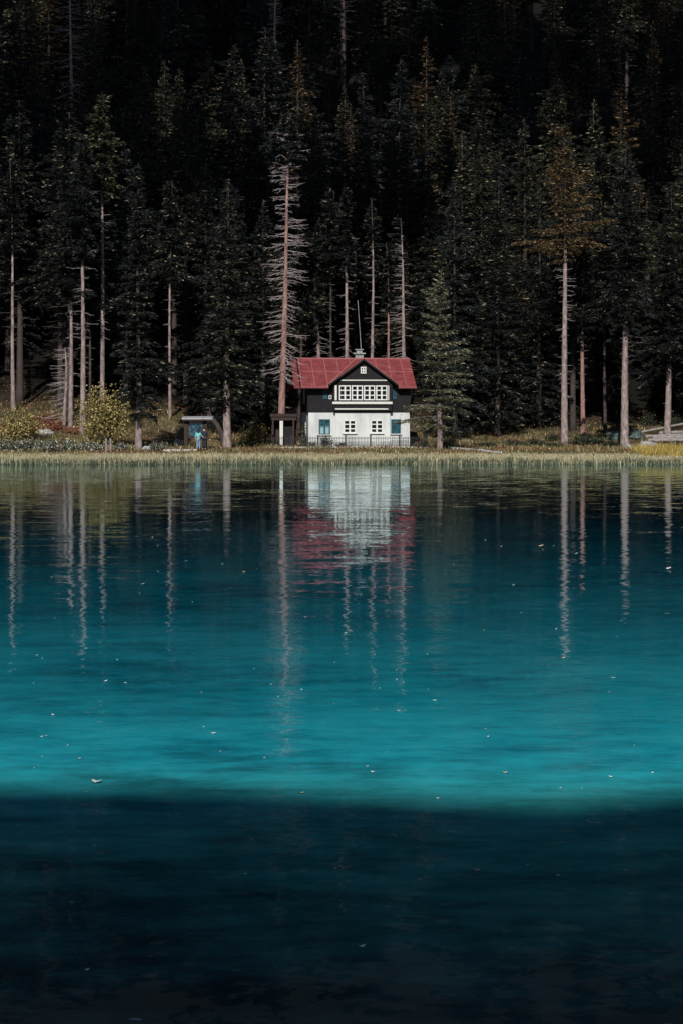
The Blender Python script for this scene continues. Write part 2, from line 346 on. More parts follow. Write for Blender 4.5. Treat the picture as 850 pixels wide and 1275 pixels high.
DENS = 3.9
def conifer(rg, H, z0, rad, per_m=16, droop=.38, wh=.68, power=.85, size=1.0, ragged=.35, lean=(0, 0), nbr=(5, 8), wood=None, asym=.28):
    """crown of whorled, drooping branches with sprays of needles; if wood is an MB it gets the branch stems"""
    mb = MB(); z = z0; ph0, ph1 = rg.random(2) * 6.28
    Cs, Ds, Ls, Ws = [], [], [], []
    while z < H - .12:
        t = (z - z0) / (H - z0)
        env = rad * ((1 - t) ** power) * min(1, .5 + t * 5)
        nb = int(rg.integers(*nbr))
        if t > .85: nb = max(3, nb - 2)
        a0 = rg.random() * 6.28
        for k in range(nb):
            if rg.random() < ragged * .35: continue
            az = a0 + k * 6.28 / nb + rg.normal() * .25
            Lb = max(.18, env * (1 - ragged * rg.random()) * (1.0 + .15 * rg.normal()) * (1 + asym * math.sin(az + ph0 + 2.2 * math.sin(z * .55 + ph1)) + asym * .6 * math.sin(z * 1.3 + ph1)))
            up = .55 * t + .05 * rg.normal() + .05
            dr = droop * (1.15 - t) * (.8 + .4 * rg.random())
            n = max(8, int(DENS * per_m * Lb * (.6 + .55 * Lb / max(rad, .1)) ))
            u = rg.random(n) ** np.where(rg.random(n) < .3, 1.5, .62)
            lat = rg.normal(size=n) * .26 * Lb * (1.15 - u) + rg.normal(size=n) * .09
            ca, sa = math.cos(az), math.sin(az)
            r = Lb * u
            zz = z + Lb * (up * u - dr * u * u + .12 * dr * u ** 5) - np.abs(lat) * .3 - rg.random(n) ** 2 * .30 * size
            fx, fy = lean[0] * z / H, lean[1] * z / H
            C = np.stack([ca * r - sa * lat + fx, sa * r + ca * lat + fy, zz], 1)
            sgn = np.sign(lat)
            D = np.stack([ca * .8 - sa * sgn * .7, sa * .8 + ca * sgn * .7, np.full(n, -.25) + up * .5], 1) + rg.normal(size=(n, 3)) * .26
            Cs.append(C); Ds.append(D)
            Ls.append((.24 + .34 * rg.random(n)) * size); Ws.append((.055 + .075 * rg.random(n)) * size)
            if wood is not None and Lb > .5:
                uu = np.linspace(0, .85, 4)
                pts = np.stack([ca * Lb * uu + fx, sa * Lb * uu + fy, z + Lb * (up * uu - dr * uu ** 2)], 1)
                wood.tube(pts, np.linspace(.028, .008, 4) * (.6 + .4 * Lb), 3, cap=False)
        z += wh * (.75 + .5 * rg.random()) * (1.0 if t < .7 else .7)
    n = 14
    Cs.append(np.stack([rg.normal(size=n) * .05 + lean[0], rg.normal(size=n) * .05 + lean[1], H - rg.random(n) * .9], 1)); Ds.append(np.tile([0, 0, 1.0], (n, 1)) + rg.normal(size=(n, 3)) * .4)
    Ls.append(np.full(n, .35 * size)); Ws.append(np.full(n, .1 * size))
    cards(mb, np.concatenate(Cs), np.concatenate(Ds), np.concatenate(Ls), np.concatenate(Ws), rg)
    return mb

def trunk_mb(rg, H, r0, r1=.03, lean=(0, 0), wob=.06, seg=10, n=None, flare=1.35, dark_above=None):
    n = n or max(8, int(H / .8)); t = np.linspace(0, 1, n)
    w1, w2 = rg.random(2) * 6.28
    x = lean[0] * t + wob * np.sin(t * 5 + w1) * t; y = lean[1] * t + wob * np.sin(t * 4 + w2) * t
    rad = r0 * (1 - t) + r1 * t
    rad = rad * (1 + (flare - 1) * np.exp(-t * H / .5))
    z = t * H; z[0] = -.4
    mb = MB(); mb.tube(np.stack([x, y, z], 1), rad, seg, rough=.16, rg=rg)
    if dark_above is not None:                      # bark inside the crown is coloured darker than the pale bark below
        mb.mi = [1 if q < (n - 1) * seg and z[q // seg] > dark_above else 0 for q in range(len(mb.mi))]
    def axis(h):
        k = np.clip(h / H, 0, 1); return lean[0] * k + wob * math.sin(k * 5 + w1) * k, lean[1] * k + wob * math.sin(k * 4 + w2) * k
    return mb, axis

def dead_branches(rg, axis, za, zb, len_a, len_b, wh=.5, per=(3, 6), droop=.35, thick=.022, twigs=2, bias=None):
    """bare whorled limbs: they droop, then turn up at the ends and carry a few short twigs"""
    out = []; z = za
    while z < zb:
        t = (z - za) / max(.01, zb - za)
        for k in range(int(rg.integers(*per))):
            az = rg.random() * 6.28
            if bias is not None and rg.random() < .6: az = bias + rg.normal() * .5
            Lb = (len_a + (len_b - len_a) * t) * (.35 + .75 * rg.random())
            ax, ay = axis(z); zz = z + rg.normal() * .08
            u = np.linspace(0, 1, 6); kink = np.cumsum(rg.normal(size=6)) * .05 * Lb; kink[0] = 0
            ca, sa = math.cos(az), math.sin(az)
            dv = droop * (.2 + 1.5 * rg.random()); zz_ = zz + Lb * (-dv * (1.1 - .6 * t) * u * (1 - .25 * u ** 3) + .2 * t * u) + np.abs(kink) * .4
            pts = np.stack([ax + ca * Lb * u - sa * kink, ay + sa * Lb * u + ca * kink, zz_], 1)
            mb = MB(); out.append(mb)
            mb.tube(pts, np.linspace(thick, thick * .3, 6) * (.7 + .25 * Lb), 4, cap=False)
            if Lb > .8:
                for q in range(twigs):
                    i = int(rg.integers(2, 5)); p = pts[i]; a2 = az + rg.choice([-1, 1]) * (.6 + .5 * rg.random()); l2 = Lb * (.15 + .2 * rg.random())
                    mb.tube([p, p + l2 * np.array([math.cos(a2) * .6, math.sin(a2) * .6, -.25 + .1 * rg.normal()]), p + l2 * np.array([math.cos(a2), math.sin(a2), -.3 + .2 * rg.normal()])], [thick * .5, thick * .4, thick * .2], 3, cap=False)
        z += wh * (.6 + .8 * rg.random())
    return out
def build_dead(lst, m, root):
    if len(lst) <= 24:
        for b in lst: b.build('dead_branch', m, root)
    else:
        a = MB()
        for b in lst:
            o = 0
            a.add(np.concatenate(b.v), b.f)
        a.build('dead_limbs', m, root)  # the tree's many dead branches joined in one mesh

# ------------------------------------------------------------------ forest: one of each kind, then copies
def make_tree(name, seed, H, r0, crown_mat, bark_mat, z0, rad, dead=None, twig_mat=None, lean=(0, 0), **kw):
    rg = np.random.default_rng(seed)
    root = empty(name)
    t, axis = trunk_mb(rg, H, r0, lean=lean)
    t.build('trunk', bark_mat, root, smooth=True)
    if rad > 0:
        conifer(rg, H + .3, z0, rad, lean=lean, **kw).build('crown', crown_mat, root)
    if dead:
        build_dead(dead_branches(rg, axis, *dead), twig_mat or M['twig_dark'], root)
    return root

PROTO = {
 'dense': [make_tree('spruce_tree', 11, 25, .30, M['needle_dark'], M['bark_dark'], 1.2, 4.3, per_m=17, power=.7),
           make_tree('spruce_tree', 12, 22, .27, M['needle_blue'], M['bark_dark'], 1.0, 3.8, per_m=18, droop=.5, power=.65),
           make_tree('spruce_tree', 13, 27, .32, M['needle_olive'], M['bark_dark'], 2.2, 4.6, per_m=15, ragged=.55, power=.75)],
 'high':  [make_tree('tall_spruce_tree', 21, 27, .30, M['needle_dark'], M['bark_dark'], 10.5, 3.9, (5.5, 11.5, 1.6, 2.4), per_m=16, ragged=.5, power=.6),
           make_tree('tall_spruce_tree', 22, 29, .33, M['needle_olive'], M['bark_dark'], 12, 3.8, (6, 12, 1.2, 2.4), per_m=16, ragged=.55, power=.6),
           make_tree('tall_spruce_tree', 23, 25, .28, M['needle_blue'], M['bark_dark'], 9, 3.5, (4, 10, 1.4, 2.2), per_m=16, ragged=.45, power=.6)],
 'larch': [make_tree('larch_tree', 31, 26, .28, M['needle_rust'], M['bark_dark'], 8, 3.7, (4, 8, 1.2, 2.0), per_m=11, ragged=.7, droop=.2),
           make_tree('larch_tree', 32, 23, .26, M['needle_rust'], M['bark_dark'], 6, 3.4, (3, 6, 1.2, 2.0), per_m=10, ragged=.7, droop=.15)],
}
LAB = {'dense': ('dark spruce tree with needles almost to the ground on the wooded slope', 'spruce', 'spruces filling the slope'),
       'high': ('tall spruce tree with a bare lower trunk inside the dark forest', 'spruce', 'tall bare trunked spruces of the forest'),
       'larch': ('russet larch tree scattered among the dark spruces of the slope', 'larch', 'larches among the spruces')}
USED = set()
def plant(kind, i, x, y, s=1.0, rz=None, label=None, group=None, sx=1.0):
    p = PROTO[kind][i % len(PROTO[kind])]
    o = p if p.name not in USED else copy_tree(p)
    if o is p: USED.add(p.name)
    l, c, g = LAB[kind]
    tag(o, label or l, c, group or g)
    o.location = (x, y, gz(x, y) - .05); o.rotation_euler = (0, 0, random.random() * 6.28 if rz is None else rz)
    w_ = s * sx * (.9 + .35 * random.random()); o.scale = (w_, w_, s)
    return o

pts = []
def free(x, y, d):
    return all((x - a) ** 2 + (y - b) ** 2 > d * d for a, b in pts)
KEEP = []                                     # named trees keep their surroundings clear
def try_forest(n, y0, y1, d, pick, slo=.8, shi=1.15):
    c = 0
    for _ in range(n * 30):
        if c >= n: break
        y = y0 + (y1 - y0) * rng.random()
        hw = 425 / F * y + 9
        x = (rng.random() * 2 - 1) * hw
        if abs(x - 1.5) < 8.0 and y < 199: continue
        if any((x - a) ** 2 + (y - b) ** 2 < r * r for a, b, r in KEEP) or not free(x, y, d): continue
        px = 425 + x / y * F
        k = pick(px, y)
        if k is None: continue
        pts.append((x, y)); c += 1
        plant(k, int(rng.integers(0, 3)), x, y, slo + (shi - slo) * rng.random())
    return c

# ------------------------------------------------------------------ the trees one can tell apart
def place(root, px, py, label, cat, group=None, rz=0.0, keep=1.5, Y=None):
    if Y is None: p = hit(px, py)
    else:
        x = (px - 425) / F * Y; p = (x, Y, gz(x, Y))
    root.location = (p[0], p[1], p[2] - .05); root.rotation_euler = (0, 0, rz)
    tag(root, label, cat, group); pts.append((p[0], p[1])); KEEP.append((p[0], p[1], keep))
    return p
def hz(py, Y, z): return CAMZ - (py - HY) / F * Y - z           # height above ground z of photograph row py at distance Y

def bare_tree(px, py, topy, wpx, label, bark='bark', seed=1, dead=(1.2, .7), dens=.6, lean_px=0, dead_from=.3, twig='twig', crown=None, Hx=None, Y=None, bias=None, cmat=None, crad=3.0, cut=False, name='bare_spruce_tree', per=(2, 5), twigs=2, thick=.02, csize=1.0, per_m=24):
    """a pale straight trunk, lit up to row topy, with dead limbs and (as a rule) a dark crown above them"""
    rg = np.random.default_rng(seed)
    p = hit(px, py) if Y is None else ((px - 425) / F * Y, Y, gz((px - 425) / F * Y, Y))
    Y_ = p[1]; h = hz(topy, Y_, p[2]); H = h if crown is None else max(h + crown, h + 2)
    if Hx: H = Hx
    root = empty(name)
    r0 = wpx / F * Y_ / 2
    lx = lean_px / F * Y_
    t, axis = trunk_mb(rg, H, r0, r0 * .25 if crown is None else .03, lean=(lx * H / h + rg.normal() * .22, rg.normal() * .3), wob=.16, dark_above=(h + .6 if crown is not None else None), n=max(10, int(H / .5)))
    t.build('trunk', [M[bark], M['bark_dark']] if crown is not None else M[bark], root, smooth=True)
    build_dead(dead_branches(rg, axis, h * dead_from, h * (1.0 if crown is None else 1.02), dead[0], dead[1], wh=dens, bias=bias, per=per, twigs=twigs, thick=thick), M[twig], root)
    if crown is not None:
        conifer(rg, H + .3, h * .93, crad, per_m=per_m, ragged=.5, wh=.45, power=.7, lean=(lx * H / h, 0), size=csize).build('crown', M[cmat or 'needle_dark'], root)
    place(root, px, py, label, 'tree', Y=Y, keep=2.0)
    return root

bare_tree(17, 513, 292, 5.5, 'slim pale trunk at the far left edge of the forest, behind the small yellow bush', seed=101, dead=(.5,.6), crown=7, dens=1.2)
bare_tree(80, 531, 432, 5, 'short dead spruce with drooping grey limbs on its left side, leftmost of the trunk cluster', seed=102, dead=(2.2,1.2), crown=None, dens=.42, dead_from=.12, bias=3.14)
bare_tree(88, 535, 352, 6, 'pale trunk with many short stubs second from the left in the trunk cluster', seed=103, dead=(1.0,1.6), crown=8, dens=.7)
bare_tree(103, 541, 300, 7.5, 'thickest pale trunk of the cluster on the left bank', seed=104, dead=(.9,1.9), crown=9, dens=.7, cmat='needle_blue')
bare_tree(112, 527, 380, 3.8, 'thin grey trunk between the two thickest trunks of the left cluster', seed=105, dead=(.5,.8), crown=6, dens=1.0, bark='bark_dark')
bare_tree(127, 530, 215, 6.5, 'tall pale trunk rising out of the big yellow green bush', seed=106, dead=(.6,1.4), crown=7, dens=.9, cmat='needle_olive')
bare_tree(212, 520, 335, 4.2, 'thin pale trunk alone between the kiosk and the big dark spruce', seed=107, dead=(.5,.9), crown=8, dens=1.1)
bare_tree(349, 0, 172, 9.5, 'tall dead reddish tree with drooping bleached limbs left of the house', bark='bark_red', seed=108, dead=(2.4,1.7), crown=2.2, dens=.36, dead_from=.22, lean_px=4, name='dead_spruce_tree', per=(3, 7), cmat='needle_blue', crad=2.4, twigs=4, thick=.026, Y=171.4)
YB = 186
for px, ty, w, lb, kw in (
    (372, 385, 4, 'slender dim trunk just left of the house roof', dict(crown=7, dead=(.4,.6), bark='bark_dark')),
    (398, 300, 6.2, 'bare tree with short drooping twigs above the left part of the red roof', dict(crown=1.5, dead=(1.3,.8), dens=.38, dead_from=.35, per=(3, 6), crad=1.0)),
    (411, 330, 3.5, 'dim narrow trunk between two pale trunks above the red roof', dict(crown=7, dead=(.5,.6), bark='bark_dark')),
    (430, 300, 6.6, 'pale trunk with a few short branches directly left of the chimney', dict(crown=5, dead=(1.0,1.2), dens=.5, crad=1.5, dead_from=.4)),
    (463, 315, 5.6, 'pale slim trunk directly right of the chimney', dict(crown=5, dead=(.7,.9), dens=.6, crad=1.5, dead_from=.4)),
    (485, 368, 4.6, 'short dim trunk between two pale trunks above the right part of the roof', dict(crown=5, dead=(.8,1.0), dens=.6, bark='bark_red', crad=1.5)),
    (505, 305, 6.5, 'leaning pale dead tree with many short twigs behind the right end of the roof', dict(crown=2.5, dead=(1.7,.9), dens=.35, lean_px=-9, dead_from=.3, per=(3, 6), bias=3.14, crad=1.4))):
    bare_tree(px, 0, ty, w, lb, seed=200 + px, Y=YB + (px % 7) * .5, **kw)
bare_tree(777, 557, 388, 10.5, 'thickest pale trunk right of the yellow crowned larch, studded with short stubs', seed=110, dead=(.35,.5), crown=10, dens=.22, dead_from=.05, crad=3.0, per=(3, 6), twigs=0)
bare_tree(725, 543, 405, 6.5, 'dim reddish trunk between the larch and the thick pale trunk', bark='bark_red', seed=111, dead=(.6,.6), crown=9, dens=.6)
bare_tree(753, 538, 395, 4.5, 'dark slender trunk just left of the thick pale trunk', bark='bark_dark', seed=112, dead=(.3,.3), crown=9, dens=1)
bare_tree(830, 543, 440, 9, 'pale trunk at the right edge above the timber pile', seed=113, dead=(.6,.6), crown=11, dens=.4, crad=3.2)
bare_tree(751, 0, 436, 4, 'short dark trunk deep in the forest behind the thick pale trunk', bark='bark_dark', seed=114, dead=(.3,.3), crown=9, dens=1, Y=196)
bare_tree(642, 0, 500, 3, 'thin dark trunk hidden low among the spruce boughs right of the house', bark='bark_dark', seed=115, dead=(.3,.3), crown=9, dens=1, Y=190)

def hero(name, px, py, topy, wpx, label, cat, cmat, bark, z0_py, radpx, seed, dead=None, twig='twig', wood=False, wmat='twig', **kw):
    rg = np.random.default_rng(seed); p = hit(px, py); Y = p[1]
    H = hz(topy, Y, p[2]); z0 = hz(z0_py, Y, p[2]); root = empty(name)
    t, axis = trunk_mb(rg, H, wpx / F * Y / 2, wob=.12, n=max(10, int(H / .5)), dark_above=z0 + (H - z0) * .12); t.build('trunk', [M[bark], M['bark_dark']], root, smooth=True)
    wd = MB() if wood else None
    c = conifer(rg, H + .2, z0, radpx / F * Y, wood=wd, **kw); c.build('crown', M[cmat], root)
    if wd: wd.build('limbs', M[wmat], root)
    if dead: build_dead(dead_branches(rg, axis, hz(dead[0], Y, p[2]), hz(dead[1], Y, p[2]), dead[2], dead[3], wh=dead[4]), M[twig], root)
    place(root, px, py, label, cat, keep=2.6); return root
hero('young_spruce_tree', 547, 559, 336, 7, 'young olive spruce with layered open boughs beside the right corner of the house', 'spruce', 'needle_young', 'bark', 528, 52, 301, per_m=27, wh=.70, droop=.2, ragged=.5, power=.62, asym=.35, wood=True, wmat='twig_dark', size=.62)
hero('larch_tree', 702, 554, 158, 9, 'tall larch with a golden orange crown above a long bare pale trunk', 'larch', 'needle_larch', 'bark', 322, 56, 302, dead=(520, 335, .7, 1.1, .55), per_m=20, wh=.6, droop=.15, ragged=.6, power=.62, size=.8, nbr=(4, 7), asym=.5)
hero('spruce_tree', 173, 560, 205, 8.5, 'broad dark spruce with low boughs between the yellow bush and the kiosk', 'spruce', 'needle_dark', 'bark', 512, 42, 303, per_m=22, droop=.4, power=.6)
hero('spruce_tree', 283, 559, 232, 10.5, 'big speckled spruce with a pale trunk foot right of the kiosk', 'spruce', 'needle_hero', 'bark', 503, 51, 304, asym=.12, per_m=18, droop=.3, power=.75, ragged=.45)
# pale crowned spruces standing out higher on the slope
def slope_tree(px, topy, Y, kind, i, label, s=1.0, mats=None):
    x = (px - 425) / F * Y; z = gz(x, Y)
    p = PROTO[kind][i]; H = {'dense': [25, 22, 27], 'high': [27, 29, 25], 'larch': [26, 23]}[kind][i]
    sc = (CAMZ - (topy - HY) / F * Y - z) / H
    o = plant(kind, i, x, Y, max(.5, min(1.7, sc)), label=label, group=None)
    if 'group' in o.keys(): del o['group']
    pts.append((x, Y)); KEEP.append((x, Y, 2.5)); return o
slope_tree(385, 46, 262, 'dense', 1, 'pointed blue green spruce standing out above the dead reddish tree', 1)
slope_tree(452, 92, 240, 'dense', 1, 'narrow grey spruce spire above the chimney, high on the slope')
slope_tree(532, 62, 268, 'dense', 0, 'pointed dark spruce spire right of the grey spire high on the slope')
slope_tree(690, 60, 262, 'larch', 0, 'sparse russet larch high on the slope above the golden crowned larch')
slope_tree(812, 30, 255, 'larch', 1, 'sparse russet larch near the right edge high on the slope')
slope_tree(455, 150, 205, 'high', 1, 'olive crowned spruce rising behind the chimney')
slope_tree(205, 75, 250, 'dense', 2, 'olive spruce spire high on the slope above the kiosk')
slope_tree(560, 125, 225, 'larch', 0, 'russet larch on the slope above the young olive spruce')
bare_tree(90, 0, -40, 6, 'dead tree with bright spreading limbs at the top left of the forest', bark='bark_red', seed=401, dead=(2.8,1.8), crown=None, dens=.4, dead_from=.45, Y=270, name='dead_spruce_tree')
bare_tree(343, 0, -30, 6, 'reddish dead tree at the top of the forest above the pointed spruce', bark='bark_red', seed=402, dead=(1.6,1.2), crown=None, dens=.3, dead_from=.4, Y=280, name='dead_spruce_tree')

def pick_front(px, y):
    if 560 < px < 690: return 'dense'
    if 225 < px < 335: return 'dense'
    if px < -30 or px > 890: return 'dense'
    return 'high'
def pick_mid(px, y):
    q = rng.random(); return 'dense' if q < .42 else ('high' if q < .85 else 'larch')
def pick_back(px, y):
    q = rng.random(); return 'dense' if q < .6 else ('high' if q < .84 else 'larch')
try_forest(26, 181, 194, 3.0, pick_front, .85, 1.1)
try_forest(56, 192, 222, 3.3, lambda px, y: 'dense' if rng.random() < .62 else 'high', .8, 1.05)
try_forest(95, 222, 290, 4.6, pick_mid)
try_forest(125, 290, 430, 6.0, pick_back, 1.0, 1.4)

try_forest(14, 199, 214, 2.4, lambda px, y: 'dense' if 385 < px < 585 else None, .85, 1.1)

# young spruces coming up under the tall trunks
LAB['young'] = ('small young spruce growing in the shade under the tall trunks', 'spruce', 'young spruces of the undergrowth')
PROTO['young'] = [PROTO['dense'][0], PROTO['dense'][1], PROTO['dense'][0]]
_keep, KEEP = KEEP, [(a, b, .8) for a, b, r in KEEP]; pts = []
try_forest(34, 183, 204, 1.6, lambda px, y: None if 560 < px < 690 else 'young', .10, .30)
KEEP = _keep

# ------------------------------------------------------------------ the house
def house():
    S = 14.5
    Y0 = 171.0
    root = empty('alpine_house', ((447 - 425) / F * Y0 , Y0, .86), R(5.0))
    tag(root, 'alpine house with red metal roof, black timber upper floor and white ground floor', 'house')
    lx = lambda px: (px - 447) / S
    lz = lambda py: (557 - py) / S
    W, Dp = 4.34, 8.2
    zf, ze = 3.03, 5.5
    # walls
    m = MB(); m.box(-W, W, 0, Dp, -.5, zf)
    m.box(lx(417), lx(485), -.32, -.003, -.5, zf - .006)
    m.build('ground_floor_wall', M['plaster'], root)
    m = MB(); m.box(lx(417) - .03, lx(485) + .03, -.37, -.325, -.5, .52); m.box(lx(486), W + .03, -.05, -.004, -.5, .62); m.box(-W - .03, lx(416), -.05, -.004, -.5, .45)
    m.build('plinth', M['plaster_grey'], root, bevel=.01)
    yr, zr = Dp / 2, 7.72
    # dark timber upper storey, its two gable ends included
    m = MB(); m.box(-W - .08, W + .08, -.08, Dp + .08, zf + .003, ze)
    for x0, x1 in ((-W - .08, -W + .1), (W - .1, W + .08)):
        m.add([(x0,-.08,ze),(x0,Dp+.08,ze),(x0,yr,zr-.18),(x1,-.08,ze),(x1,Dp+.08,ze),(x1,yr,zr-.18)], [(0,2,1),(3,4,5),(0,3,5,2),(1,2,5,4)])
    gc, gw, ga = .28, 2.97, 7.62
    b0, b1 = lx(414), lx(487)
    m.box(b0, b1, -.62, -.083, zf + .1, 5.7)
    gz_ = lambda x: ga - .12 - abs(x - gc) * (ga - 5.45) / gw
    m.prism([(b0 - .3, 5.45), (b1 + .25, 5.45), (b1 + .25, gz_(b1 + .25)), (gc, ga - .14), (b0 - .3, gz_(b0 - .3))], -.66, 2.0)
    m.build('upper_storey_wall', M['wood_dark'], root)
    # main roof: two sheets with thickness, standing seams, and a separate end strip on the left
    oh = .95
    slope = (zr - ze) / (yr + .25)
    zeave = zr - slope * (yr + oh)
    rf = MB()
    def sheet(x0, x1, top=0.0, th=.09):
        for s in (0, 1):
            ya = -oh if s == 0 else Dp + oh
            rf.hexa([(x0,ya,zeave-th),(x1,ya,zeave-th),(x1,yr,zr-th),(x0,yr,zr-th)], [(x0,ya,zeave+top),(x1,ya,zeave+top),(x1,yr,zr+top),(x0,yr,zr+top)])
    def half(x0, x1, ya, th=.09, top=0.0):
        za = zr - slope * abs(yr - ya)
        rf.hexa([(x0,ya,za-th),(x1,ya,za-th),(x1,yr,zr-th),(x0,yr,zr-th)], [(x0,ya,za+top),(x1,ya,za+top),(x1,yr,zr+top),(x0,yr,zr+top)])
    half(lx(374), gc - gw, -oh); half(gc - gw, gc + gw, .05); half(gc + gw, lx(517), -oh)
    half(lx(374), lx(517), Dp + oh)
    roof = rf.build('roof', M['metal_roof'], root)
    m = MB()
    def on(x, y): return (x, y, zr - slope * (yr - y))
    def seam(a, b, w=.03, h=.045):
        a, b = Vector(a), Vector(b); d = (b - a).normalized(); n = Vector((0, -slope, 1)).normalized(); s = d.cross(n).normalized() * w
        m.hexa([a + s, a - s, b - s, b + s], [a + s + n * h, a - s + n * h, b - s + n * h, b + s + n * h])
    for x in np.arange(lx(374) + .06, lx(517), 1.12): seam(on(x, -oh if abs(x - gc) > gw else min(yr - .3, .2 + (1 - abs(x - gc) / gw) * yr)), on(x, yr))
    seam(on(lx(374), 1.75), on(gc - gw * .55, 1.75), .035, .05); seam(on(gc + gw * .55, 1.75), on(lx(517), 1.75), .035, .05)
    seam(on(lx(374), -oh + .03), on(gc - gw, -oh + .03), .04, .05); seam(on(gc + gw, -oh + .03), on(lx(517), -oh + .03), .04, .05)
    seam(on(lx(374), yr), on(lx(517), yr), .1, .06)
    # flashings along the valleys of the cross gable
    for sgn in (-1, 1):
        f0 = (gc + sgn * (gw + .25), -oh + .02); f1 = (gc + sgn * .25, yr - .1)
        seam(on(*f0), on(*f1), .05, .06)
    m.build('roof_seams', M['metal_seam'], roof)
    rf = MB(); sheet(lx(365.5), lx(372.3), -.02); rf.build('roof_end_strip', M['metal_roof'], roof)
    m = MB()
    for s in (0, 1):
        ya = -oh + .1 if s == 0 else Dp + oh - .1
        m.hexa([(lx(372.4),ya,zeave-.3),(lx(373.9),ya,zeave-.3),(lx(373.9),yr,zr-.3),(lx(372.4),yr,zr-.3)], [(lx(372.4),ya,zeave+.02),(lx(373.9),ya,zeave+.02),(lx(373.9),yr,zr+.02),(lx(372.4),yr,zr+.02)])
    m.build('barge_board', M['wood_dark'], roof)
    # cross gable roof running back into the main roof
    cg = MB()
    ext = 1.16
    for sgn in (-1, 1):
        xa, za = gc + sgn * gw, ga - (ga - 5.43)
        bot = [(xa,-1.05,za-.1),(gc,-1.05,ga-.1),(gc,yr,ga-.1),(xa,.1,za-.1)]
        top = [(xa,-1.05,za),(gc,-1.05,ga),(gc,yr,ga),(xa,.1,za)]
        if sgn > 0: bot, top = [bot[1],bot[0],bot[3],bot[2]], [top[1],top[0],top[3],top[2]]
        cg.hexa(bot, top)
    cg.build('gable_roof', M['metal_roof'], roof)
    m = MB()
    for sgn in (-1, 1):
        xa, za = gc + sgn * gw, 5.43
        bot = [(xa,-1.09,za-.2),(gc,-1.09,ga-.2),(gc,-1.055,ga-.2),(xa,-1.055,za-.2)]; top = [(p[0], p[1], p[2] + .17) for p in bot]
        if sgn > 0: bot, top = [bot[1],bot[0],bot[3],bot[2]], [top[1],top[0],top[3],top[2]]
        m.hexa(bot, top)
    m.build('gable_barge_board', M['wood_dark'], roof)
    m = MB()
    for sgn in (-1, 1):
        xa, za = gc + sgn * gw, 5.43
        bot = [(xa,-1.10,za-.02),(gc,-1.10,ga-.02),(gc,-1.055,ga-.02),(xa,-1.055,za-.02)]; top = [(p[0], p[1], p[2] + .055) for p in bot]
        if sgn > 0: bot, top = [bot[1],bot[0],bot[3],bot[2]], [top[1],top[0],top[3],top[2]]
        m.hexa(bot, top)
    m.build('gable_edge_trim', M['metal_seam'], roof)
    # chimney on the ridge
    m = MB(); cx = lx(453); m.box(cx - .36, cx + .36, yr + .1, yr + .8, 7.3, 8.15); ch = m.build('chimney', M['chimney'], roof, bevel=.02)
    m = MB(); m.box(cx - .52, cx + .52, yr - .05, yr + .95, 8.15, 8.27); m.box(cx - .25, cx + .25, yr + .2, yr + .7, 8.27, 8.52); m.box(cx - .36, cx + .36, yr + .1, yr + .8, 8.52, 8.6)
    m.build('chimney_cap', M['chimney'], ch)
    # fascia boards across the bay
    def board(px0, px1, py0, py1, yf, mt, name, d=.06):
        mm = MB(); mm.box(lx(px0), lx(px1), yf - d, yf - .003, lz(py1), lz(py0)); mm.build(name, mt, root, bevel=.008)
    yb = -.62
    board(413, 487, 500.2, 503.2, yb, M['cream_board'], 'bay_sill_board', .16)
    board(423, 481, 473, 474.3, -.66, M['cream_board'], 'gable_trim_board')
    board(416.5, 482, 508.5, 510, yb, M['cream_board'], 'bay_foot_board')
    board(416, 418.6, 480, 498.5, yb, M['cream_board'], 'bay_corner_board')
    board(481.8, 483, 480, 498.5, yb, M['cream_board'], 'bay_corner_board')
    # windows: frame of bars, glass behind
    def window(px0, px1, py0, py1, yf, cols, rows, fm, gm, bar=.05, fr=.09, name='window', sill=False, curtain=False, surround=0):
        x0, x1, z0, z1 = lx(px0), lx(px1), lz(py1), lz(py0)
        wv = MB(); d0, d1 = yf - .07, yf - .004
        wv.box(x0, x1, d0, d1, z0, z0 + fr); wv.box(x0, x1, d0, d1, z1 - fr, z1)
        wv.box(x0, x0 + fr, d0, d1, z0 + fr, z1 - fr); wv.box(x1 - fr, x1, d0, d1, z0 + fr, z1 - fr)
        for c in range(1, cols):
            xc = x0 + (x1 - x0) * c / cols; b2 = bar * (1.5 if c * 2 == cols else 1)
            wv.box(xc - b2 / 2, xc + b2 / 2, d0 + .01, d1, z0 + fr, z1 - fr)
        for r_ in range(1, rows):
            zc = z0 + (z1 - z0) * r_ / rows
            for c in range(cols):
                xa = x0 + (x1 - x0) * c / cols + (fr if c == 0 else bar * .75); xb = x0 + (x1 - x0) * (c + 1) / cols - (fr if c == cols - 1 else bar * .75)
                wv.box(xa, xb, d0 + .012, d1, zc - bar / 2, zc + bar / 2)
        w = wv.build(name, fm, root)
        g = MB(); g.box(x0 + fr * .6, x1 - fr * .6, yf - .03, yf - .012, z0 + fr * .6, z1 - fr * .6); g.build('pane', gm, w)
        if sill:
            g = MB(); g.box(x0 - .1, x1 + .1, yf - .16, yf - .005, z0 - .07, z0 - .003); g.build('sill', M['cream_board'], w)
        if surround:
            g = MB(); a = surround
            g.box(x0 - a, x1 + a, yf - .025, yf - .002, z1 + .003, z1 + a); g.box(x0 - a, x0 - .003, yf - .025, yf - .002, z0, z1); g.box(x1 + .003, x1 + a, yf - .025, yf - .002, z0, z1); g.build('surround', M['plaster'], w)
        if curtain:
            g = MB(); ww = x1 - x0
            g.box(x0 + fr + .03, x0 + ww * .42, yf - .045, yf - .032, z0 + fr, z0 + (z1 - z0) * .55); g.box(x0 + ww * .58, x1 - fr - .03, yf - .045, yf - .032, z0 + fr, z0 + (z1 - z0) * .55)
            g.build('curtain', M['curtain'], w)
        return w
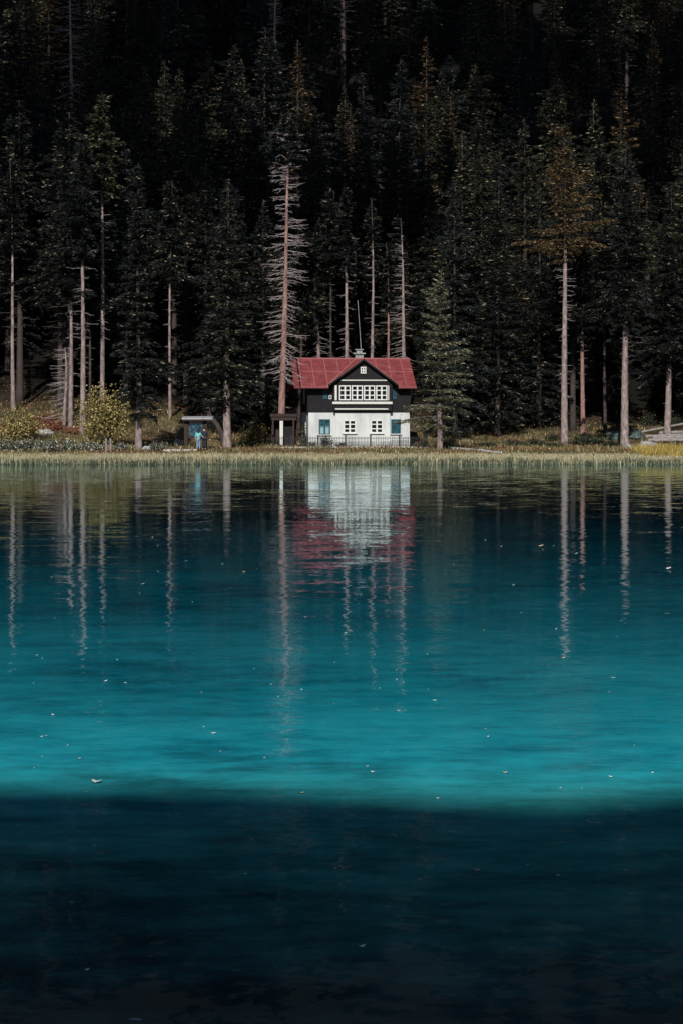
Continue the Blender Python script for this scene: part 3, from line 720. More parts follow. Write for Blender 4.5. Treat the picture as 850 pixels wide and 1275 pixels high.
    for k in range(4):
        a = 421.3 + k * 15.15
        window(a, a + 14.0, 480, 498.4, yb, 2, 3, M['white_paint'], M['pane'], .085, .095, 'bay_window')
    window(447.6, 454.4, 457, 465.2, -.66, 2, 2, M['white_paint'], M['pane'], .07, .08, 'attic_window')
    window(402.5, 407.5, 484, 497, -.08, 1, 2, M['teal_paint'], M['pane_blue'], .04, .05, 'narrow_window', curtain=False)
    window(409.2, 412.6, 492.2, 497, -.08, 1, 1, M['cream_board'], M['pane_blue'], .04, .05, 'small_window')
    window(488.5, 493, 483, 497, -.08, 1, 2, M['teal_paint'], M['pane_blue'], .04, .05, 'narrow_window')
    window(397, 411, 522, 541, 0, 2, 2, M['teal_paint'], M['pane_blue'], .07, .08, 'casement_window', sill=True, curtain=True)
    window(427, 442.4, 522.7, 539.3, -.32, 2, 3, M['white_paint'], M['pane'], .09, .10, 'barred_window', sill=True, surround=.1)
    window(460.6, 476, 522.7, 539.3, -.32, 2, 3, M['white_paint'], M['pane'], .09, .10, 'barred_window', sill=True, surround=.1)
    window(486.5, 498.5, 522, 540, 0, 2, 1, M['teal_paint'], M['pane_blue'], .06, .07, 'casement_window', sill=True)
    # a gutter downpipe at the joint of bay and wall, brackets under the left eave
    m = MB(); m.tube([(lx(414.5), -.08, 3.0), (lx(414.5), -.08, .1)], [.04, .04], 8); m.build('downpipe', M['cream_board'], root)
    m = MB(); m.hexa([(lx(371),-.5,4.95),(lx(372.5),-.5,4.95),(lx(372.5),.1,4.55),(lx(371),.1,4.55)], [(lx(371),-.5,5.08),(lx(372.5),-.5,5.08),(lx(372.5),.1,4.7),(lx(371),.1,4.7)])
    m.build('eave_bracket', M['cream_board'], root)
    # side wall: one window on each floor, looking left
    for z0, z1, fm, gm in ((.95, 2.2, M['white_paint'], M['pane']), (3.8, 5.0, M['white_paint'], M['pane'])):
        xw = -W - (.08 if z0 > 3 else 0); w = MB(); y0, y1 = 3.2, 4.4
        w.box(xw - .06, xw - .003, y0, y1, z0, z0 + .1); w.box(xw - .06, xw - .003, y0, y1, z1 - .1, z1); w.box(xw - .06, xw - .003, y0, y0 + .1, z0 + .1, z1 - .1); w.box(xw - .06, xw - .003, y1 - .1, y1, z0 + .1, z1 - .1); w.box(xw - .05, xw - .003, (y0 + y1) / 2 - .04, (y0 + y1) / 2 + .04, z0 + .1, z1 - .1)
        wo = w.build('side_window', fm, root)
        g = MB(); g.box(xw - .03, xw - .012, y0 + .05, y1 - .05, z0 + .05, z1 - .05); g.build('pane', gm, wo)
    return root
house()

# thin bare pole-like sapling leaning behind the chimney
rg = np.random.default_rng(55)
t, ax = trunk_mb(rg, 12.6, .045, .02, lean=(-.75, 0), wob=.03, seg=6, flare=1.1)
r_ = empty('leaning_sapling'); t.build('trunk', M['twig'], r_, smooth=True)
place(r_, 455.5, 0, 'thin bare leaning sapling that rises just behind the chimney', 'sapling', Y=183, keep=1)

# timber lean-to left of the house
def lean_to():
    Y = 169.4; x0, x1 = (338 - 425) / F * Y, (370 - 425) / F * Y
    root = empty('timber_carport', ((x0 + x1) / 2, Y, gz((x0 + x1) / 2, Y)))
    h = (x1 - x0) / 2
    m = MB(); m.hexa([(-h-.1,-.3,2.55),(h,-.3,2.55),(h,1.2,2.64),(-h-.1,1.2,2.64)], [(-h-.1,-.3,2.72),(h,-.3,2.72),(h,1.2,2.81),(-h-.1,1.2,2.81)]); m.build('roof', M['timber_brown'], root)
    m = MB(); m.box(-h, h - .05, .95, 1.05, -.2, 2.55); m.build('back_wall', M['timber_brown'], root)
    m = MB(); m.box(-h, h - .05, -.2, -.06, 2.25, 2.53); m.build('front_beam', M['timber_brown'], root)
    for x, mt in ((-h + .15, M['timber_brown']), (h - .3, M['timber_brown'])):
        m = MB(); m.box(x - .07, x + .07, -.2, -.06, -.2, 2.24); m.build('post', mt, root)
    m = MB(); m.box(-h + .72, -h + 1.0, -.12, .0, .1, 2.2); o = m.build('door_post', M['cream_board'], root); o['label'] = 'white door post'
    m = MB(); m.box(-h + 1.02, h - .35, .6, .7, -.2, 2.3); m.build('door', M['wood_dark'], root)
    tag(root, 'dark timber lean-to with one white post against the left side of the house', 'lean-to')
lean_to()

# garden fence in front of the house on its pale kerb
def fence():
    Y = 166.8
    X = lambda px: (px - 425) / F * Y
    z = .87
    root = empty('garden_fence', (X(440), Y, z)); ox = X(440)
    tag(root, 'low black iron picket fence on a pale kerb in front of the house', 'fence')
    m = MB(); m.box(X(328) - ox, X(533) - ox, -.1, .12, -.3, .10); m.build('kerb', M['concrete'], root, bevel=.01)
    posts = [330, 363, 396, 430, 461, 497, 531]
    for p in posts:
        m = MB(); x = X(p) - ox; m.box(x - .07, x + .07, -.07, .07, .1, 1.0); m.hexa([(x-.09,-.09,1.0),(x+.09,-.09,1.0),(x+.09,.09,1.0),(x-.09,.09,1.0)], [(x-.02,-.02,1.1),(x+.02,-.02,1.1),(x+.02,.02,1.1),(x-.02,.02,1.1)])
        m.build('fence_post', M['iron'], root)
    for a, b in zip(posts[:-1], posts[1:]):
        m = MB(); xa, xb = X(a) - ox + .075, X(b) - ox - .075
        m.box(xa, xb, -.018, .018, .22, .255); m.box(xa, xb, -.018, .018, .80, .835)
        for x in np.linspace(xa + .1, xb - .1, 15):
            m.box(x - .02, x + .02, -.045, -.019, .14, .94)
        m.build('picket_panel', M['iron'], root)
fence()

# ------------------------------------------------------------------ shrubs
def shrub(name, px, py, wpx, hpx, mt, label, seed, n=900, leaf=.16, stems=6, cat='bush', Y=None, depth=.8, group=None, gap=.35, skirt=.33):
    rg = np.random.default_rng(seed)
    p = hit(px, py) if Y is None else ((px - 425) / F * Y, Y, gz((px - 425) / F * Y, Y))
    w, h = wpx / F * p[1], hpx / F * p[1]
    root = empty(name, (p[0], p[1], p[2] - .03), 0)
    tag(root, label, cat, group)
    s = MB(); cl = []
    for k in range(stems):
        a = rg.random() * 6.28; r = (.12 + .34 * rg.random()) * w; top = h * (.42 + .5 * rg.random()) * (1.05 - .5 * r / (.46 * w))
        e = np.array([math.cos(a) * r, math.sin(a) * r * depth, top])
        m_ = e * np.array([.45, .45, .6]) + rg.normal(size=3) * .04
        s.tube([(rg.normal()*.03, rg.normal()*.03, -.05), m_, e], [.03 * h + .008, .02 * h + .006, .006], 5, cap=False)
        cl += [e, m_ * .6 + e * .4, e + np.array([rg.normal() * w * .12, rg.normal() * w * .12 * depth, -h * .18])]
    s.build('stems', M['twig_dark'], root)
    cl = np.array(cl); k = rg.integers(0, len(cl), n)
    C = cl[k] + rg.normal(size=(n, 3)) * np.array([w * .115, w * .115 * depth, h * .105])
    # extra loose skirt so the foot is leafy too
    nb = int(n * skirt); a = rg.random(nb) * 6.28; rr = np.sqrt(rg.random(nb)) * w * (.46 if skirt > .2 else .3)
    Cb = np.stack([np.cos(a) * rr, np.sin(a) * rr * depth, rg.random(nb) ** 1.3 * h * gap], 1)
    C = np.concatenate([C, Cb]); C[:, 2] = np.maximum(C[:, 2], .03 + .05 * rg.random(len(C)))
    f = MB(); nn = len(C)
    D = rg.normal(size=(nn, 3)) + np.array([0, 0, -.2])
    cards(f, C, D, leaf * (.7 + .7 * rg.random(nn)), leaf * (.4 + .35 * rg.random(nn)), rg)
    f.build('foliage', mt, root)
    return root
shrub('leafy_bush', 132, 556, 66, 82, M['leaf_yellow'], 'large yellow green bush wrapped round the tall pale trunk on the left bank', 501, 6000, .19, 18, skirt=.08)
shrub('leafy_bush', 24, 549, 44, 46, M['leaf_yellow'], 'small yellow bush at the left edge above the grey willow scrub', 502, 2600, .18, 11, skirt=.15)
shrub('leafy_bush', 322, 552, 40, 27, M['leaf_yellow'], 'low pale yellow bush beside the dark lean-to', 503, 2200, .15, 9, gap=.15)
shrub('leafy_bush', 405, 557, 19, 18, M['leaf_green'], 'dark rounded shrub under the blue curtained window', 504, 700, .11, 6, Y=168.4)
shrub('climbing_plant', 378.5, 557, 8, 36, M['leaf_green'], 'dark climber covering the left corner of the white wall', 505, 700, .11, 5, cat='climber', Y=170.3)
shrub('leafy_bush', 389, 557, 13, 9, M['leaf_green'], 'small dark shrub between the climber and the shrub under the window', 506, 350, .10, 5, Y=168.6)
shrub('leafy_bush', 425, 557, 16, 9, M['leaf_green'], 'low spreading shrub behind the fence below the left barred window', 507, 400, .10, 5, Y=168.2)
shrub('leafy_bush', 525, 558, 16, 14, M['leaf_green'], 'dark shrub between the right house corner and the young spruce', 508, 500, .12, 5)
shrub('leafy_bush', 560, 558, 18, 12, M['leaf_green'], 'dark low shrub right of the young spruce foot', 509, 450, .12, 5)
shrub('leafy_bush', 350, 556, 20, 12, M['leaf_green'], 'dark shrub at the foot of the dead reddish tree', 510, 450, .12, 5)
shrub('leafy_bush', 311, 557, 18, 14, M['leaf_green'], 'dark shrub between the pale spruce trunk and the pale yellow bush', 511, 450, .12, 5)
willow = [(8, 562, 34, 20), (33, 561, 32, 19), (60, 562, 34, 17), (88, 561, 30, 17), (113, 562, 30, 15), (150, 561, 24, 13), (197, 561, 22, 14), (-18, 561, 34, 22)]
for i, (a, b, c, d) in enumerate(willow):
    shrub('willow_bush', a, b, c, d, M['leaf_grey'], 'low grey green willow bush in the scrub along the left shore', 520 + i, 1500, .13, 8, cat='bush', group='willow scrub along the left shore')
fern = [(48, 540, 30, 16), (70, 536, 30, 18), (62, 527, 34, 14), (95, 540, 24, 13), (40, 525, 28, 12), (118, 540, 24, 12), (8, 541, 26, 14)]
for i, (a, b, c, d) in enumerate(fern):
    shrub('bracken_clump', a, b, c, d, M['leaf_red'], 'russet bracken clump on the bank under the left trunks', 540 + i, 1200, .14, 8, cat='bracken', group='russet bracken on the left bank')
green = [(605, 557, 30, 8), (640, 556, 34, 10), (668, 555, 30, 11), (690, 557, 24, 8), (722, 555, 34, 17), (742, 554, 28, 18), (760, 557, 22, 10), (690, 549, 20, 10), (835, 534, 30, 24), (810, 530, 26, 20)]
for i, (a, b, c, d) in enumerate(green):
    shrub('leafy_bush', a, b, c, d, M['leaf_green'], 'low green bush under the trees along the right bank', 560 + i, 1100, .13, 7, group='low green bushes of the right bank')

# ------------------------------------------------------------------ grass, sedge, golden tussocks (stuff)
def blades(name, n, xr, yr_, hr, wr, mt, label, cat, seed, lean=.35, keep=None, sink=.03):
    rg = np.random.default_rng(seed)
    x = xr[0] + (xr[1] - xr[0]) * rg.random(n); y = yr_[0] + (yr_[1] - yr_[0]) * rg.random(n)
    y = y + shore(x)
    if keep is not None:
        k = keep(x, y, rg); x, y = x[k], y[k]; n = len(x)
    z = np.maximum(ground(x, y), -.25) - sink
    h = hr[0] + (hr[1] - hr[0]) * rg.random(n); h *= .55 + .45 * (vnoise(x, y, 1.1, 4) + 1) + .25 * (vnoise(x, y, 5, 12))
    w = wr * (.6 + .8 * rg.random(n)); a = rg.random(n) * 6.28; b = rg.random(n) * 6.28; l = lean * rg.random(n) * h
    B = np.stack([x, y, z], 1); S = np.stack([np.cos(a), np.sin(a), 0 * a], 1) * w[:, None]
    Mi = B + np.stack([np.cos(b) * l * .3, np.sin(b) * l * .3, h * .55], 1); T = B + np.stack([np.cos(b) * l, np.sin(b) * l, h], 1)
    V = np.stack([B - S, B + S, Mi + S * .8, T, Mi - S * .8], 1).reshape(-1, 3)
    idx = np.arange(n * 5).reshape(n, 5)
    mb = MB(); mb.add(V, idx.tolist()); o = mb.build(name, mt)
    tag(o, label, cat, kind='stuff'); return o
blades('sedge', 17000, (-36, 36), (141.0, 144.6), (.24, .55), .016, M['blade_green'], 'dark green sedge standing in the water edge', 'sedge', 601, .35, lambda x, y, rg: vnoise(x, y, .7, 9) + .8 * vnoise(x, y, 2.3, 10) + .5 * rg.normal(size=len(x)) > -.35)
blades('straw_grass', 60000, (-38, 38), (143.4, 152), (.08, .20), .016, M['blade_straw'], 'pale straw coloured grass behind the sedge', 'grass', 602, .45)
def patchy(x, y, rg):
    inhouse = (np.abs(x - 1.5) < 5.2) & (y > 167)
    return (vnoise(x, y, 4.5, 6) + .5 * rg.normal(size=len(x)) > -.25) & ~inhouse
blades('bank_grass', 46000, (-40, 40), (150, 190), (.12, .36), .02, M['blade_mix'], 'green brown grass covering the bank', 'grass', 603, .6, patchy)
blades('golden_grass', 5000, (at(800, 560, 150)[0], at(872, 560, 150)[0]), (149.5, 156), (.35, .75), .016, M['blade_gold'], 'golden yellow grass tussocks at the right edge', 'grass', 604, .4)
def litter():
    rg = np.random.default_rng(605); n = 34000
    x = -40 + 80 * rg.random(n); y = 151 + 54 * rg.random(n)
    k = (vnoise(x, y, 3.5, 8) > -.1) & ~((np.abs(x - 1.5) < 5) & (y > 167)); x, y = x[k], y[k]; n = len(x)
    C = np.stack([x, y, ground(x, y) + .04 + .12 * rg.random(n)], 1)
    mb = MB(); cards(mb, C, rg.normal(size=(n, 3)) * np.array([1, 1, .4]), .1 + .12 * rg.random(n), .06 + .06 * rg.random(n), rg)
    o = mb.build('fallen_leaves', M['leaf_red'], None); tag(o, 'russet leaf litter and low undergrowth on the bank', 'leaves', kind='stuff')
litter()

# ------------------------------------------------------------------ kiosk, people, leaning trunk
def kiosk():
    p = hit(244, 560); Y = p[1]; k = Y / F
    root = empty('information_kiosk', (p[0], Y + .25, p[2]))
    tag(root, 'small dark timber information shelter with a map board beside the lake path', 'kiosk')
    X = lambda px: (px - 244) * k
    Z = lambda py: (560 - py) * k
    for a, b in ((229.5, 233.5), (254.5, 258)):
        m = MB(); m.box(X(a), X(b), -.12, .12, -.3, Z(522)); m.build('post', M['timber_brown'], root)
    m = MB(); m.hexa([(X(227),-.55,Z(522.2)),(X(265),-.55,Z(522.2)),(X(265),.7,Z(520)),(X(227),.7,Z(520))], [(X(227),-.55,Z(520.4)),(X(265),-.55,Z(520.4)),(X(265),.7,Z(518.2)),(X(227),.7,Z(518.2))]); m.build('roof', M['tin_pale'], root)
    m = MB(); m.box(X(228), X(264), -.5, -.4, Z(524), Z(522.4)); m.build('eave_board', M['timber_brown'], root)
    m = MB(); m.box(X(233.6), X(254.4), -.03, .07, Z(545.5), Z(523.5)); b = m.build('board', M['timber_brown'], root)
    m = MB(); m.box(X(236), X(252), -.05, -.032, Z(543), Z(528.6)); m.build('map', M['map'], b)
    m = MB(); m.box(X(236), X(252), -.05, -.032, Z(528.3), Z(524.6)); m.build('title_strip', M['tin_pale'], b)
    m = MB(); m.box(X(229), X(262), -.4, .4, -.3, .06); m.build('footing', M['timber_brown'], root)
    return p
kp = kiosk()

def sweep_body(chains, sub=1):
    """one continuous surface grown over a skeleton: chains of (x,y,z,r) that share their first joint by index"""
    verts, edges, rad = [], [], []
    def vid(p):
        for i, q in enumerate(verts):
            if (Vector(q) - Vector(p[:3])).length < 1e-5: return i
        verts.append(tuple(p[:3])); rad.append(p[3]); return len(verts) - 1
    for ch in chains:
        ids = [vid(p) for p in ch]
        edges += [(a, b) for a, b in zip(ids[:-1], ids[1:])]
    me = bpy.data.meshes.new('skeleton'); me.from_pydata(verts, edges, [])
    o = bpy.data.objects.new('skeleton', me); COL.objects.link(o)
    sk = o.modifiers.new('skin', 'SKIN'); sk.use_smooth_shade = True
    if not me.skin_vertices: me.skin_vertices.new() if hasattr(me.skin_vertices, 'new') else None
    sv = me.skin_vertices[0].data
    for i, r in enumerate(rad):
        sv[i].radius = (r, r) if not isinstance(r, tuple) else r
        sv[i].use_root = (i == 0)
    sb = o.modifiers.new('sub', 'SUBSURF'); sb.levels = sub; sb.render_levels = sub
    bpy.context.view_layer.update()
    dg = bpy.context.evaluated_depsgraph_get()
    res = bpy.data.meshes.new_from_object(o.evaluated_get(dg))
    bpy.data.objects.remove(o); bpy.data.meshes.remove(me)
    return res

def person(px, py, H, rz, label, jacket, trousers, hair_long, arm_pose, dy=0.0):
    p = hit(px, py); s = H / 1.75
    root = empty('person', (p[0], p[1] + dy, gz(p[0], p[1] + dy) + .02), rz); root.scale = (s, s, s)
    tag(root, label, 'person')
    def limbs(side, pose):
        sh = (side * .185, 0, 1.42, .055)
        if pose == 'down': el, wr = (side * .25, .03, 1.14, .043), (side * .25, -.06, .90, .032)
        else: el, wr = (side * .27, -.02, 1.16, .043), (side * .13, -.22, 1.20, .032)
        return sh, el, wr
    pelvis = (0, 0, .95, .125); waist = (0, .01, 1.12, .115); chest = (0, .01, 1.33, .135); neck = (0, 0, 1.47, .055); jaw = (0, -.02, 1.58, .08); skull = (0, .005, 1.67, .095)
    ch = [[pelvis, waist, chest, neck, jaw, skull]]
    fings = []
    for sd in (-1, 1):
        sh, el, wr = limbs(sd, arm_pose[0 if sd < 0 else 1])
        d = (Vector(wr[:3]) - Vector(el[:3])).normalized()
        palm = tuple(Vector(wr[:3]) + d * .075) + (.035,)
        ch.append([chest, sh, el, wr, palm])
        n = d.cross(Vector((1, 0, 0))).normalized()
        for q, ln in enumerate((.062, .072, .068, .052)):
            off = n * (q - 1.5) * .019
            b0 = Vector(palm[:3]) + off; b1 = b0 + d * ln * .6 - Vector((sd * .008, 0, 0)); b2 = b1 + d * ln * .5 - Vector((sd * .022, 0, 0))
            fings.append([tuple(b0) + (.010,), tuple(b1) + (.0095,), tuple(b2) + (.008,)])
        t0 = Vector(wr[:3]) + d * .03; t1 = t0 + n * -.045 + d * .03; t2 = t1 + d * .035
        fings.append([tuple(t0) + (.013,), tuple(t1) + (.011,), tuple(t2) + (.009,)])
        hip = (sd * .095, 0, .90, .095); knee = (sd * .10, -.015, .50, .062); ank = (sd * .105, .02, .09, .042); toe = (sd * .12, -.14, .035, .035)
        ch.append([pelvis, hip, knee, ank, toe])
    me = sweep_body(ch, 1)
    bm = bmesh.new(); bm.from_mesh(me)
    for fgr in fings:
        m2 = sweep_body([fgr], 1); bm.from_mesh(m2); bpy.data.meshes.remove(m2)
    # nose, ears and eye hollows on the head
    for c, r in (((0, -.115, 1.615), (.013, .02, .02)), ((-.088, .005, 1.62), (.012, .022, .032)), ((.088, .005, 1.62), (.012, .022, .032)), ((-.033, -.093, 1.645), (.012, .008, .008)), ((.033, -.093, 1.645), (.012, .008, .008)), ((0, -.098, 1.565), (.024, .008, .007))):
        bmesh.ops.create_uvsphere(bm, u_segments=8, v_segments=6, radius=1, matrix=Matrix.Translation(c) @ Matrix.Diagonal((*r, 1)))
    bm.to_mesh(me); bm.free(); me.name = 'body'
    me.materials.clear(); me.materials.append(M['skin'])
    o = bpy.data.objects.new('body', me); link(o, root)
    def garment(name, chains, mt):
        g = sweep_body(chains, 1); g.name = name; g.materials.clear(); g.materials.append(mt); ob = bpy.data.objects.new(name, g); link(ob, root); return ob
    J = [[(0, 0, .88, .155), (0, .01, 1.12, .145), (0, .01, 1.34, .162), (0, 0, 1.46, .075)]]
    for sd in (-1, 1):
        sh, el, wr = limbs(sd, arm_pose[0 if sd < 0 else 1])
        J.append([(0, .01, 1.34, .162), sh[:3] + (.082,), el[:3] + (.066,), tuple(Vector(wr[:3]) * .9 + Vector(el[:3]) * .1) + (.056,)])
    garment('jacket', J, jacket)
    T = [[(0, 0, .97, .135)]]
    T = [[(0, 0, .97, .135), (sd * .095, 0, .88, .112), (sd * .10, -.012, .50, .084), (sd * .105, .015, .13, .07)] for sd in (-1, 1)]
    garment('trousers', T, trousers)
    S = [[(sd * .105, .04, .06, .052), (sd * .112, -.05, .045, .05), (sd * .12, -.15, .035, .042)] for sd in (-1, 1)]
    for q in S: garment('shoe', [q], M['iron'])
    hb = MB(); blob(hb, (0, .03, 1.685), (.108, .112, .10), np.random.default_rng(3), 2, .05)
    if hair_long: blob(hb, (0, .07, 1.55), (.085, .06, .15), np.random.default_rng(4), 2, .08)
    hb.build('hair', M['hair'], root, smooth=True)
    return root
person(248.2, 560.2, 1.66, R(170), 'person in a pale teal jacket and blue jeans standing before the map board', M['teal_cloth'], M['jeans'], True, ('bent', 'down'), dy=-.75)
person(255.0, 560.2, 1.84, R(200), 'taller person in dark clothes standing close beside the teal jacket', M['dark_cloth'], M['dark_cloth'], False, ('down', 'bent'), dy=-.45)

# dark leaning trunk behind the kiosk
p = hit(279, 553)
r_ = empty('leaning_dead_trunk'); m = MB(); k = p[1] / F
pt = [(0,0,-.3), (-3*k,0,12*k), (-9*k,0,24*k), (-15*k,.1,32*k), (-21*k,.2,37*k)]
m.tube(pt, [.3,.27,.24,.2,.14], 9, rough=.15, rg=np.random.default_rng(8)); m.build('trunk', M['bark_dark'], r_, smooth=True)
m = MB(); m.tube([(-15*k,.1,32*k), (-18*k,.1,40*k), (-19*k,.1,46*k)], [.09,.06,.03], 6); m.build('broken_limb', M['bark_dark'], r_)
r_.location = (p[0], p[1] + .6, p[2]); tag(r_, 'dark leaning trunk between the kiosk and the pale spruce trunk', 'trunk')

# pale twin posts on the left shore
for a, lb in ((132.5, 'left one of two pale wooden mooring posts in front of the big yellow green bush'), (138.0, 'right one of two pale wooden mooring posts in front of the big yellow green bush')):
    p = hit(a, 563); m = MB(); rr = 1.5 * p[1] / F
    m.tube([(0,0,-.3), (.01,0,.5), (-.01,0,(563-546)*p[1]/F)], [rr, rr * .95, rr * .9], 10, rough=.08, rg=rng); o = m.build('mooring_post', M['timber_grey'], None, smooth=False)
    o.location = p; tag(o, lb, 'post', 'pair of pale mooring posts')

# pale path edge and slab
def flat_slab(name, a, b, wid, th, mt, label, cat):
    pa, pb = Vector(hit(*a)), Vector(hit(*b)); d = (pb - pa); d.z = 0; n = Vector((-d.y, d.x, 0)).normalized() * wid / 2
    m = MB(); bot = [pa - n - Vector((0,0,.2)), pb - n - Vector((0,0,.2)), pb + n - Vector((0,0,.2)), pa + n - Vector((0,0,.2))]; top = [v + Vector((0,0,.2 + th)) for v in bot]
    m.hexa([tuple(v) for v in bot], [tuple(v) for v in top]); o = m.build(name, mt, None, bevel=.015); tag(o, label, cat)
flat_slab('kerb_stone_edging', (561, 558.5), (596, 561.5), .28, .12, M['concrete'], 'pale kerb edging of the shore path beyond the young spruce', 'kerb')
flat_slab('kerb_stone_edging', (596.5, 561.6), (622, 565.0), .28, .14, M['concrete'], 'pale kerb edging of the shore path where it nears the straw grass', 'kerb')
flat_slab('stone_slab', (206, 562), (243, 561.5), .8, .14, M['concrete'], 'pale flat stone slab on the ground in front of the kiosk', 'slab')

# stones and timber at the right edge
def stone(px, py, wpx, hpx, mt, label, seed, group=None, cat='boulder', name='boulder'):
    p = hit(px, py); k = p[1] / F; m = MB(); blob(m, (0, 0, hpx * k * .38), (wpx * k / 2, wpx * k * .4, hpx * k * .62), np.random.default_rng(seed), 3, .2)
    o = m.build(name, mt, None, smooth=False); o.location = p; tag(o, label, cat, group); return p
stone(764, 548, 22, 12, M['stone_moss'], 'large blue green mossy boulder left of the thick pale trunk', 701)
stone(789, 547, 22, 10, M['stone_moss'], 'blue green mossy boulder right of the thick pale trunk', 702)
stone(806, 560, 30, 10, M['stone_grey'], 'broad pale grey boulder in front of the timber pile', 703)
stone(782, 558, 10, 5, M['stone_grey'], 'small grey boulder beside the foot of the thick pale trunk', 704)
stone(112, 553, 10, 9, M['stone_grey'], 'dark grey pointed boulder in the willow scrub', 705)
stone(57, 541, 22, 7, M['stone_grey'], 'flat pale boulder below the russet bracken', 706)
stone(185, 560, 18, 5, M['stone_grey'], 'low grey boulder right of the dark spruce foot', 707)
stone(222, 556, 12, 9, M['stone_grey'], 'pinkish grey boulder under the map board', 708)
def log(a, b, rpx, label, seed, Z=0.0, cat='log', group=None):
    pa = Vector(hit(*a)); k = pa.y / F; L_ = (b[0] - a[0]) * k; dz = (a[1] - b[1]) * k
    root = empty('weathered_log', (pa.x, pa.y, pa.z + Z)); tag(root, label, cat, group)
    rr = rpx * k / 2; rg = np.random.default_rng(seed)
    pts_ = [(0,0,rr), (L_*.3,.02,rr+dz*.3), (L_*.65,-.02,rr+dz*.65), (L_,0,rr+dz)]
    m = MB(); m.tube(pts_, [rr, rr*.98, rr*.94, rr*.88], 12, rough=.22, rg=rg, cap=False); m.build('bark', M['timber_grey'], root, smooth=True)
    m = MB(); m.tube([(-.012,0,rr), (.02,0,rr)], [rr*.97, rr*.97], 12); m.build('cut_end', M['bark'], root)
    return root
log((806, 551), (868, 550), 5, 'thick grey log at the bottom of the timber pile', 801)
log((812, 548), (872, 546.5), 4.6, 'grey log lying behind the bottom log of the timber pile', 802)
log((803, 546), (866, 543.5), 4.4, 'grey log at the left end of the timber pile, behind the others', 803)
log((820, 541.5), (874, 539), 4.2, 'uppermost grey log of the timber pile', 804, .0)
log((798, 541), (862, 528), 3, 'long thin pole slanting up over the timber pile', 805, .1, 'pole')

# ------------------------------------------------------------------ bits floating on the lake
def fleck_mesh(seed):
    rg = np.random.default_rng(seed); m = MB(); n = 7
    th = np.linspace(0, 2 * math.pi, n, endpoint=False)
    ring = np.stack([np.cos(th), .62 * np.sin(th), .55 * np.abs(np.cos(th)) + .1 * rg.random(n)], 1)
    inner = ring * np.array([.5, .5, .3])
    V = np.concatenate([[(0, 0, .04)], inner, ring])
    f = [(0, 1 + k, 1 + (k + 1) % n) for k in range(n)] + [(1 + k, 1 + n + k, 1 + n + (k + 1) % n, 1 + (k + 1) % n) for k in range(n)]
    m.add(V, f); return m
fl = [fleck_mesh(s).build('floating_leaf', M['fleck'] if s != 2 else M['straw_leaf'], None, smooth=True) for s in range(4)]
spots = [(121,975,12),(545,995,5),(376,988,5),(593,1085,8),(656,1078,5),(694,1091,5),(450,1180,9),(210,1015,3),(305,1089,4),(108,1209,7),(90,1125,4),(67,891,5),(266,914,6),(99,945,4),(131,849,6),(157,851,4),(464,962,5),(628,963,6),(760,968,5),(497,886,5),(541,873,5),(811,963,4),(418,1082,4),(337,853,4),(830,709,9),(671,681,9),(425+291,690,5),(700,820,6),(763,845,6),(177,728,6),(232,699,5),(198,712,4),(303,713,5),(638,729,4),(778,1085,3),(52,918,4)]
used = set()
def float_one(px, py, spx, special=None):
    Y = F * CAMZ / (py - HY); i = int(rng.integers(0, 4)); p = fl[i]
    o = p if i not in used else p.copy()
    if i in used: COL.objects.link(o)
    used.add(i)
    o.location = ((px - 425) / F * Y, Y, .004); s = spx * .5 * Y / F; o.scale = (s, s * 1.3, s * 1.0); o.rotation_euler = (0, 0, rng.random() * .8 - .4)
    tag(o, special or 'tiny pale leaf floating on the lake', 'leaf', 'pale leaves scattered on the lake')
sp = {0: 'largest pale leaf floating on the lake, left, at the edge of the shadow', 6: 'pale leaf floating alone low in the dark water, below the middle'}
for i, (a, b, c) in enumerate(spots): float_one(a, b, c * 1.15, sp.get(i))
for _ in range(64):
    py = 660 + 330 * rng.random() ** 1.2; float_one(10 + 830 * rng.random(), py, 2.0 + 1.8 * rng.random())

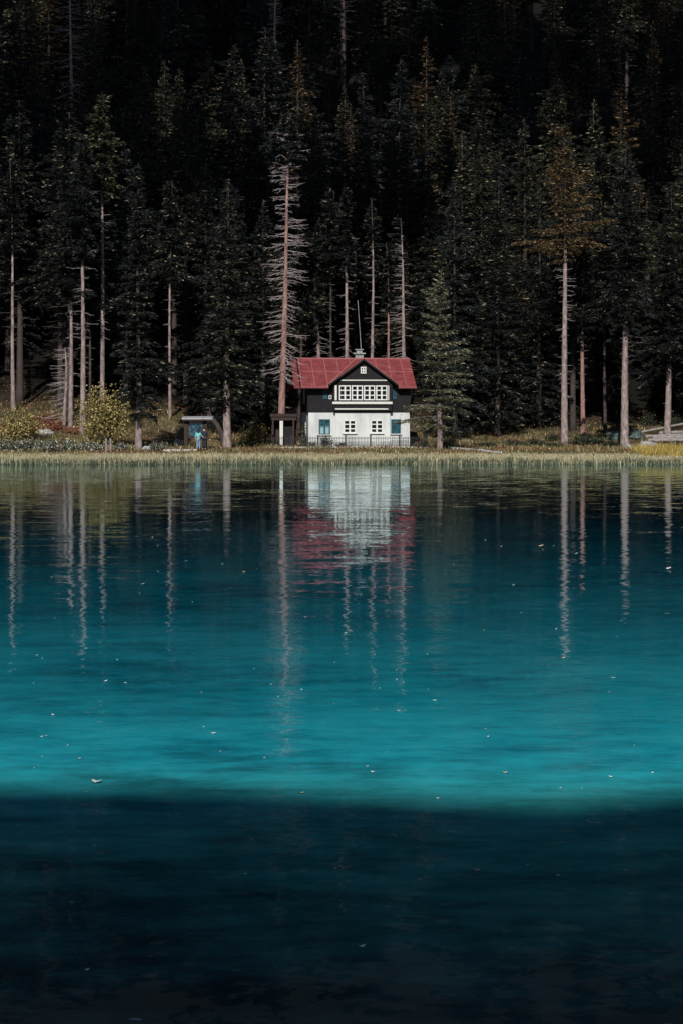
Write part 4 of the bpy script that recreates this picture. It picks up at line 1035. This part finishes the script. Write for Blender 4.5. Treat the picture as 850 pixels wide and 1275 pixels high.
# ------------------------------------------------------------------ broken cumulus added out of view to shade the upper forest
SUN_EL, SUN_AZ = 34.0, 6.0        # the sun stands behind the camera, to its left
Ldir = Vector((math.sin(R(SUN_AZ)) * math.cos(R(SUN_EL)), math.cos(R(SUN_AZ)) * math.cos(R(SUN_EL)), -math.sin(R(SUN_EL))))
def shade_cloud():
    rg = np.random.default_rng(77); mb = MB(); Zc = 420.0; n = 0
    base = Vector((0, 190, 30)) - Ldir * ((Zc - 24) / -Ldir.z * 1.0)
    for _ in range(1000):
        u = rg.random(); dx = (rg.random() * 2 - 1) * 230; dy = u * 420
        r = 9 + 13 * rg.random()
        if u < .08: r *= .7
        if vnoise(dx, dy, 26, 11) > SHADE_CLOUD_GAP: continue
        c = (base.x + dx + dy * .15, base.y + dy + r * 1.0, Zc + rg.normal() * 6)
        tt = (232 - c[1]) / Ldir.y; lx_, lz_ = c[0] + Ldir.x * tt, c[2] + Ldir.z * tt
        if abs(lx_ - 2) < 11 + r and 14 < lz_ < 62: continue  # puffs left out so sun reaches a patch of the slope
        blob(mb, c, (r * 1.25, r, r * .5), rg, 2, .2); n += 1
    m, nt, P, N, L = mat('white cloud'); P.inputs['Base Color'].default_value = (.8,.8,.8,1); P.inputs['Roughness'].default_value = 1
    n_ = N('ShaderNodeTexNoise'); n_.inputs['Scale'].default_value = .2; tc = N('ShaderNodeTexCoord'); L(tc.outputs['Object'], n_.inputs['Vector'])
    r_ = ramp(N, [(.3, (.7,.7,.7)), (.7, (.85,.85,.85))]); L(n_.outputs['Fac'], r_.inputs['Fac']); L(r_.outputs['Color'], P.inputs['Base Color'])
    o = mb.build('shade_clouds', m, smooth=True); tag(o, 'added cumulus out of view, shading the upper forest', 'shade_clouds', kind='stuff')
SHADE_CLOUD_GAP = -.24
shade_cloud()

# ------------------------------------------------------------------ light and camera
w = bpy.data.worlds.new('World'); scene.world = w; w.use_nodes = True
nt = w.node_tree; bg = nt.nodes['Background']; sky = nt.nodes.new('ShaderNodeTexSky'); sky.sky_type = 'NISHITA'; sky.sun_disc = False
sky.altitude = 1250; sky.air_density = .6; sky.dust_density = 1.2
sky.sun_elevation = R(SUN_EL)
sky.sun_rotation = R(180 + SUN_AZ)
nt.links.new(sky.outputs['Color'], bg.inputs['Color']); bg.inputs['Strength'].default_value = .075
sd = bpy.data.lights.new('sun', 'SUN'); sd.energy = 5.0; sd.angle = R(.5); sd.color = (1.0, .95, .88)
so = bpy.data.objects.new('sun', sd); link(so); so.rotation_euler = Ldir.to_track_quat('-Z', 'Y').to_euler(); so.location = (-200, -300, 300)
cd = bpy.data.cameras.new('camera'); co = bpy.data.objects.new('camera', cd); link(co)
co.location = (0, 0, CAMZ); co.rotation_euler = (R(90), 0, 0)
cd.sensor_fit = 'VERTICAL'; cd.sensor_height = 36; cd.sensor_width = 24; cd.lens = F / 1275 * 36; cd.shift_y = -(637.5 - HY) / 1275
cd.clip_start = .1; cd.clip_end = 3000
scene.camera = co
scene.view_settings.view_transform = 'Standard'; scene.view_settings.look = 'None'; scene.view_settings.exposure = -.05; scene.view_settings.gamma = 1
scene.cycles.use_denoising = True
scene.cycles.max_bounces = 6; scene.cycles.diffuse_bounces = 2; scene.cycles.glossy_bounces = 3
scene.cycles.caustics_reflective = False
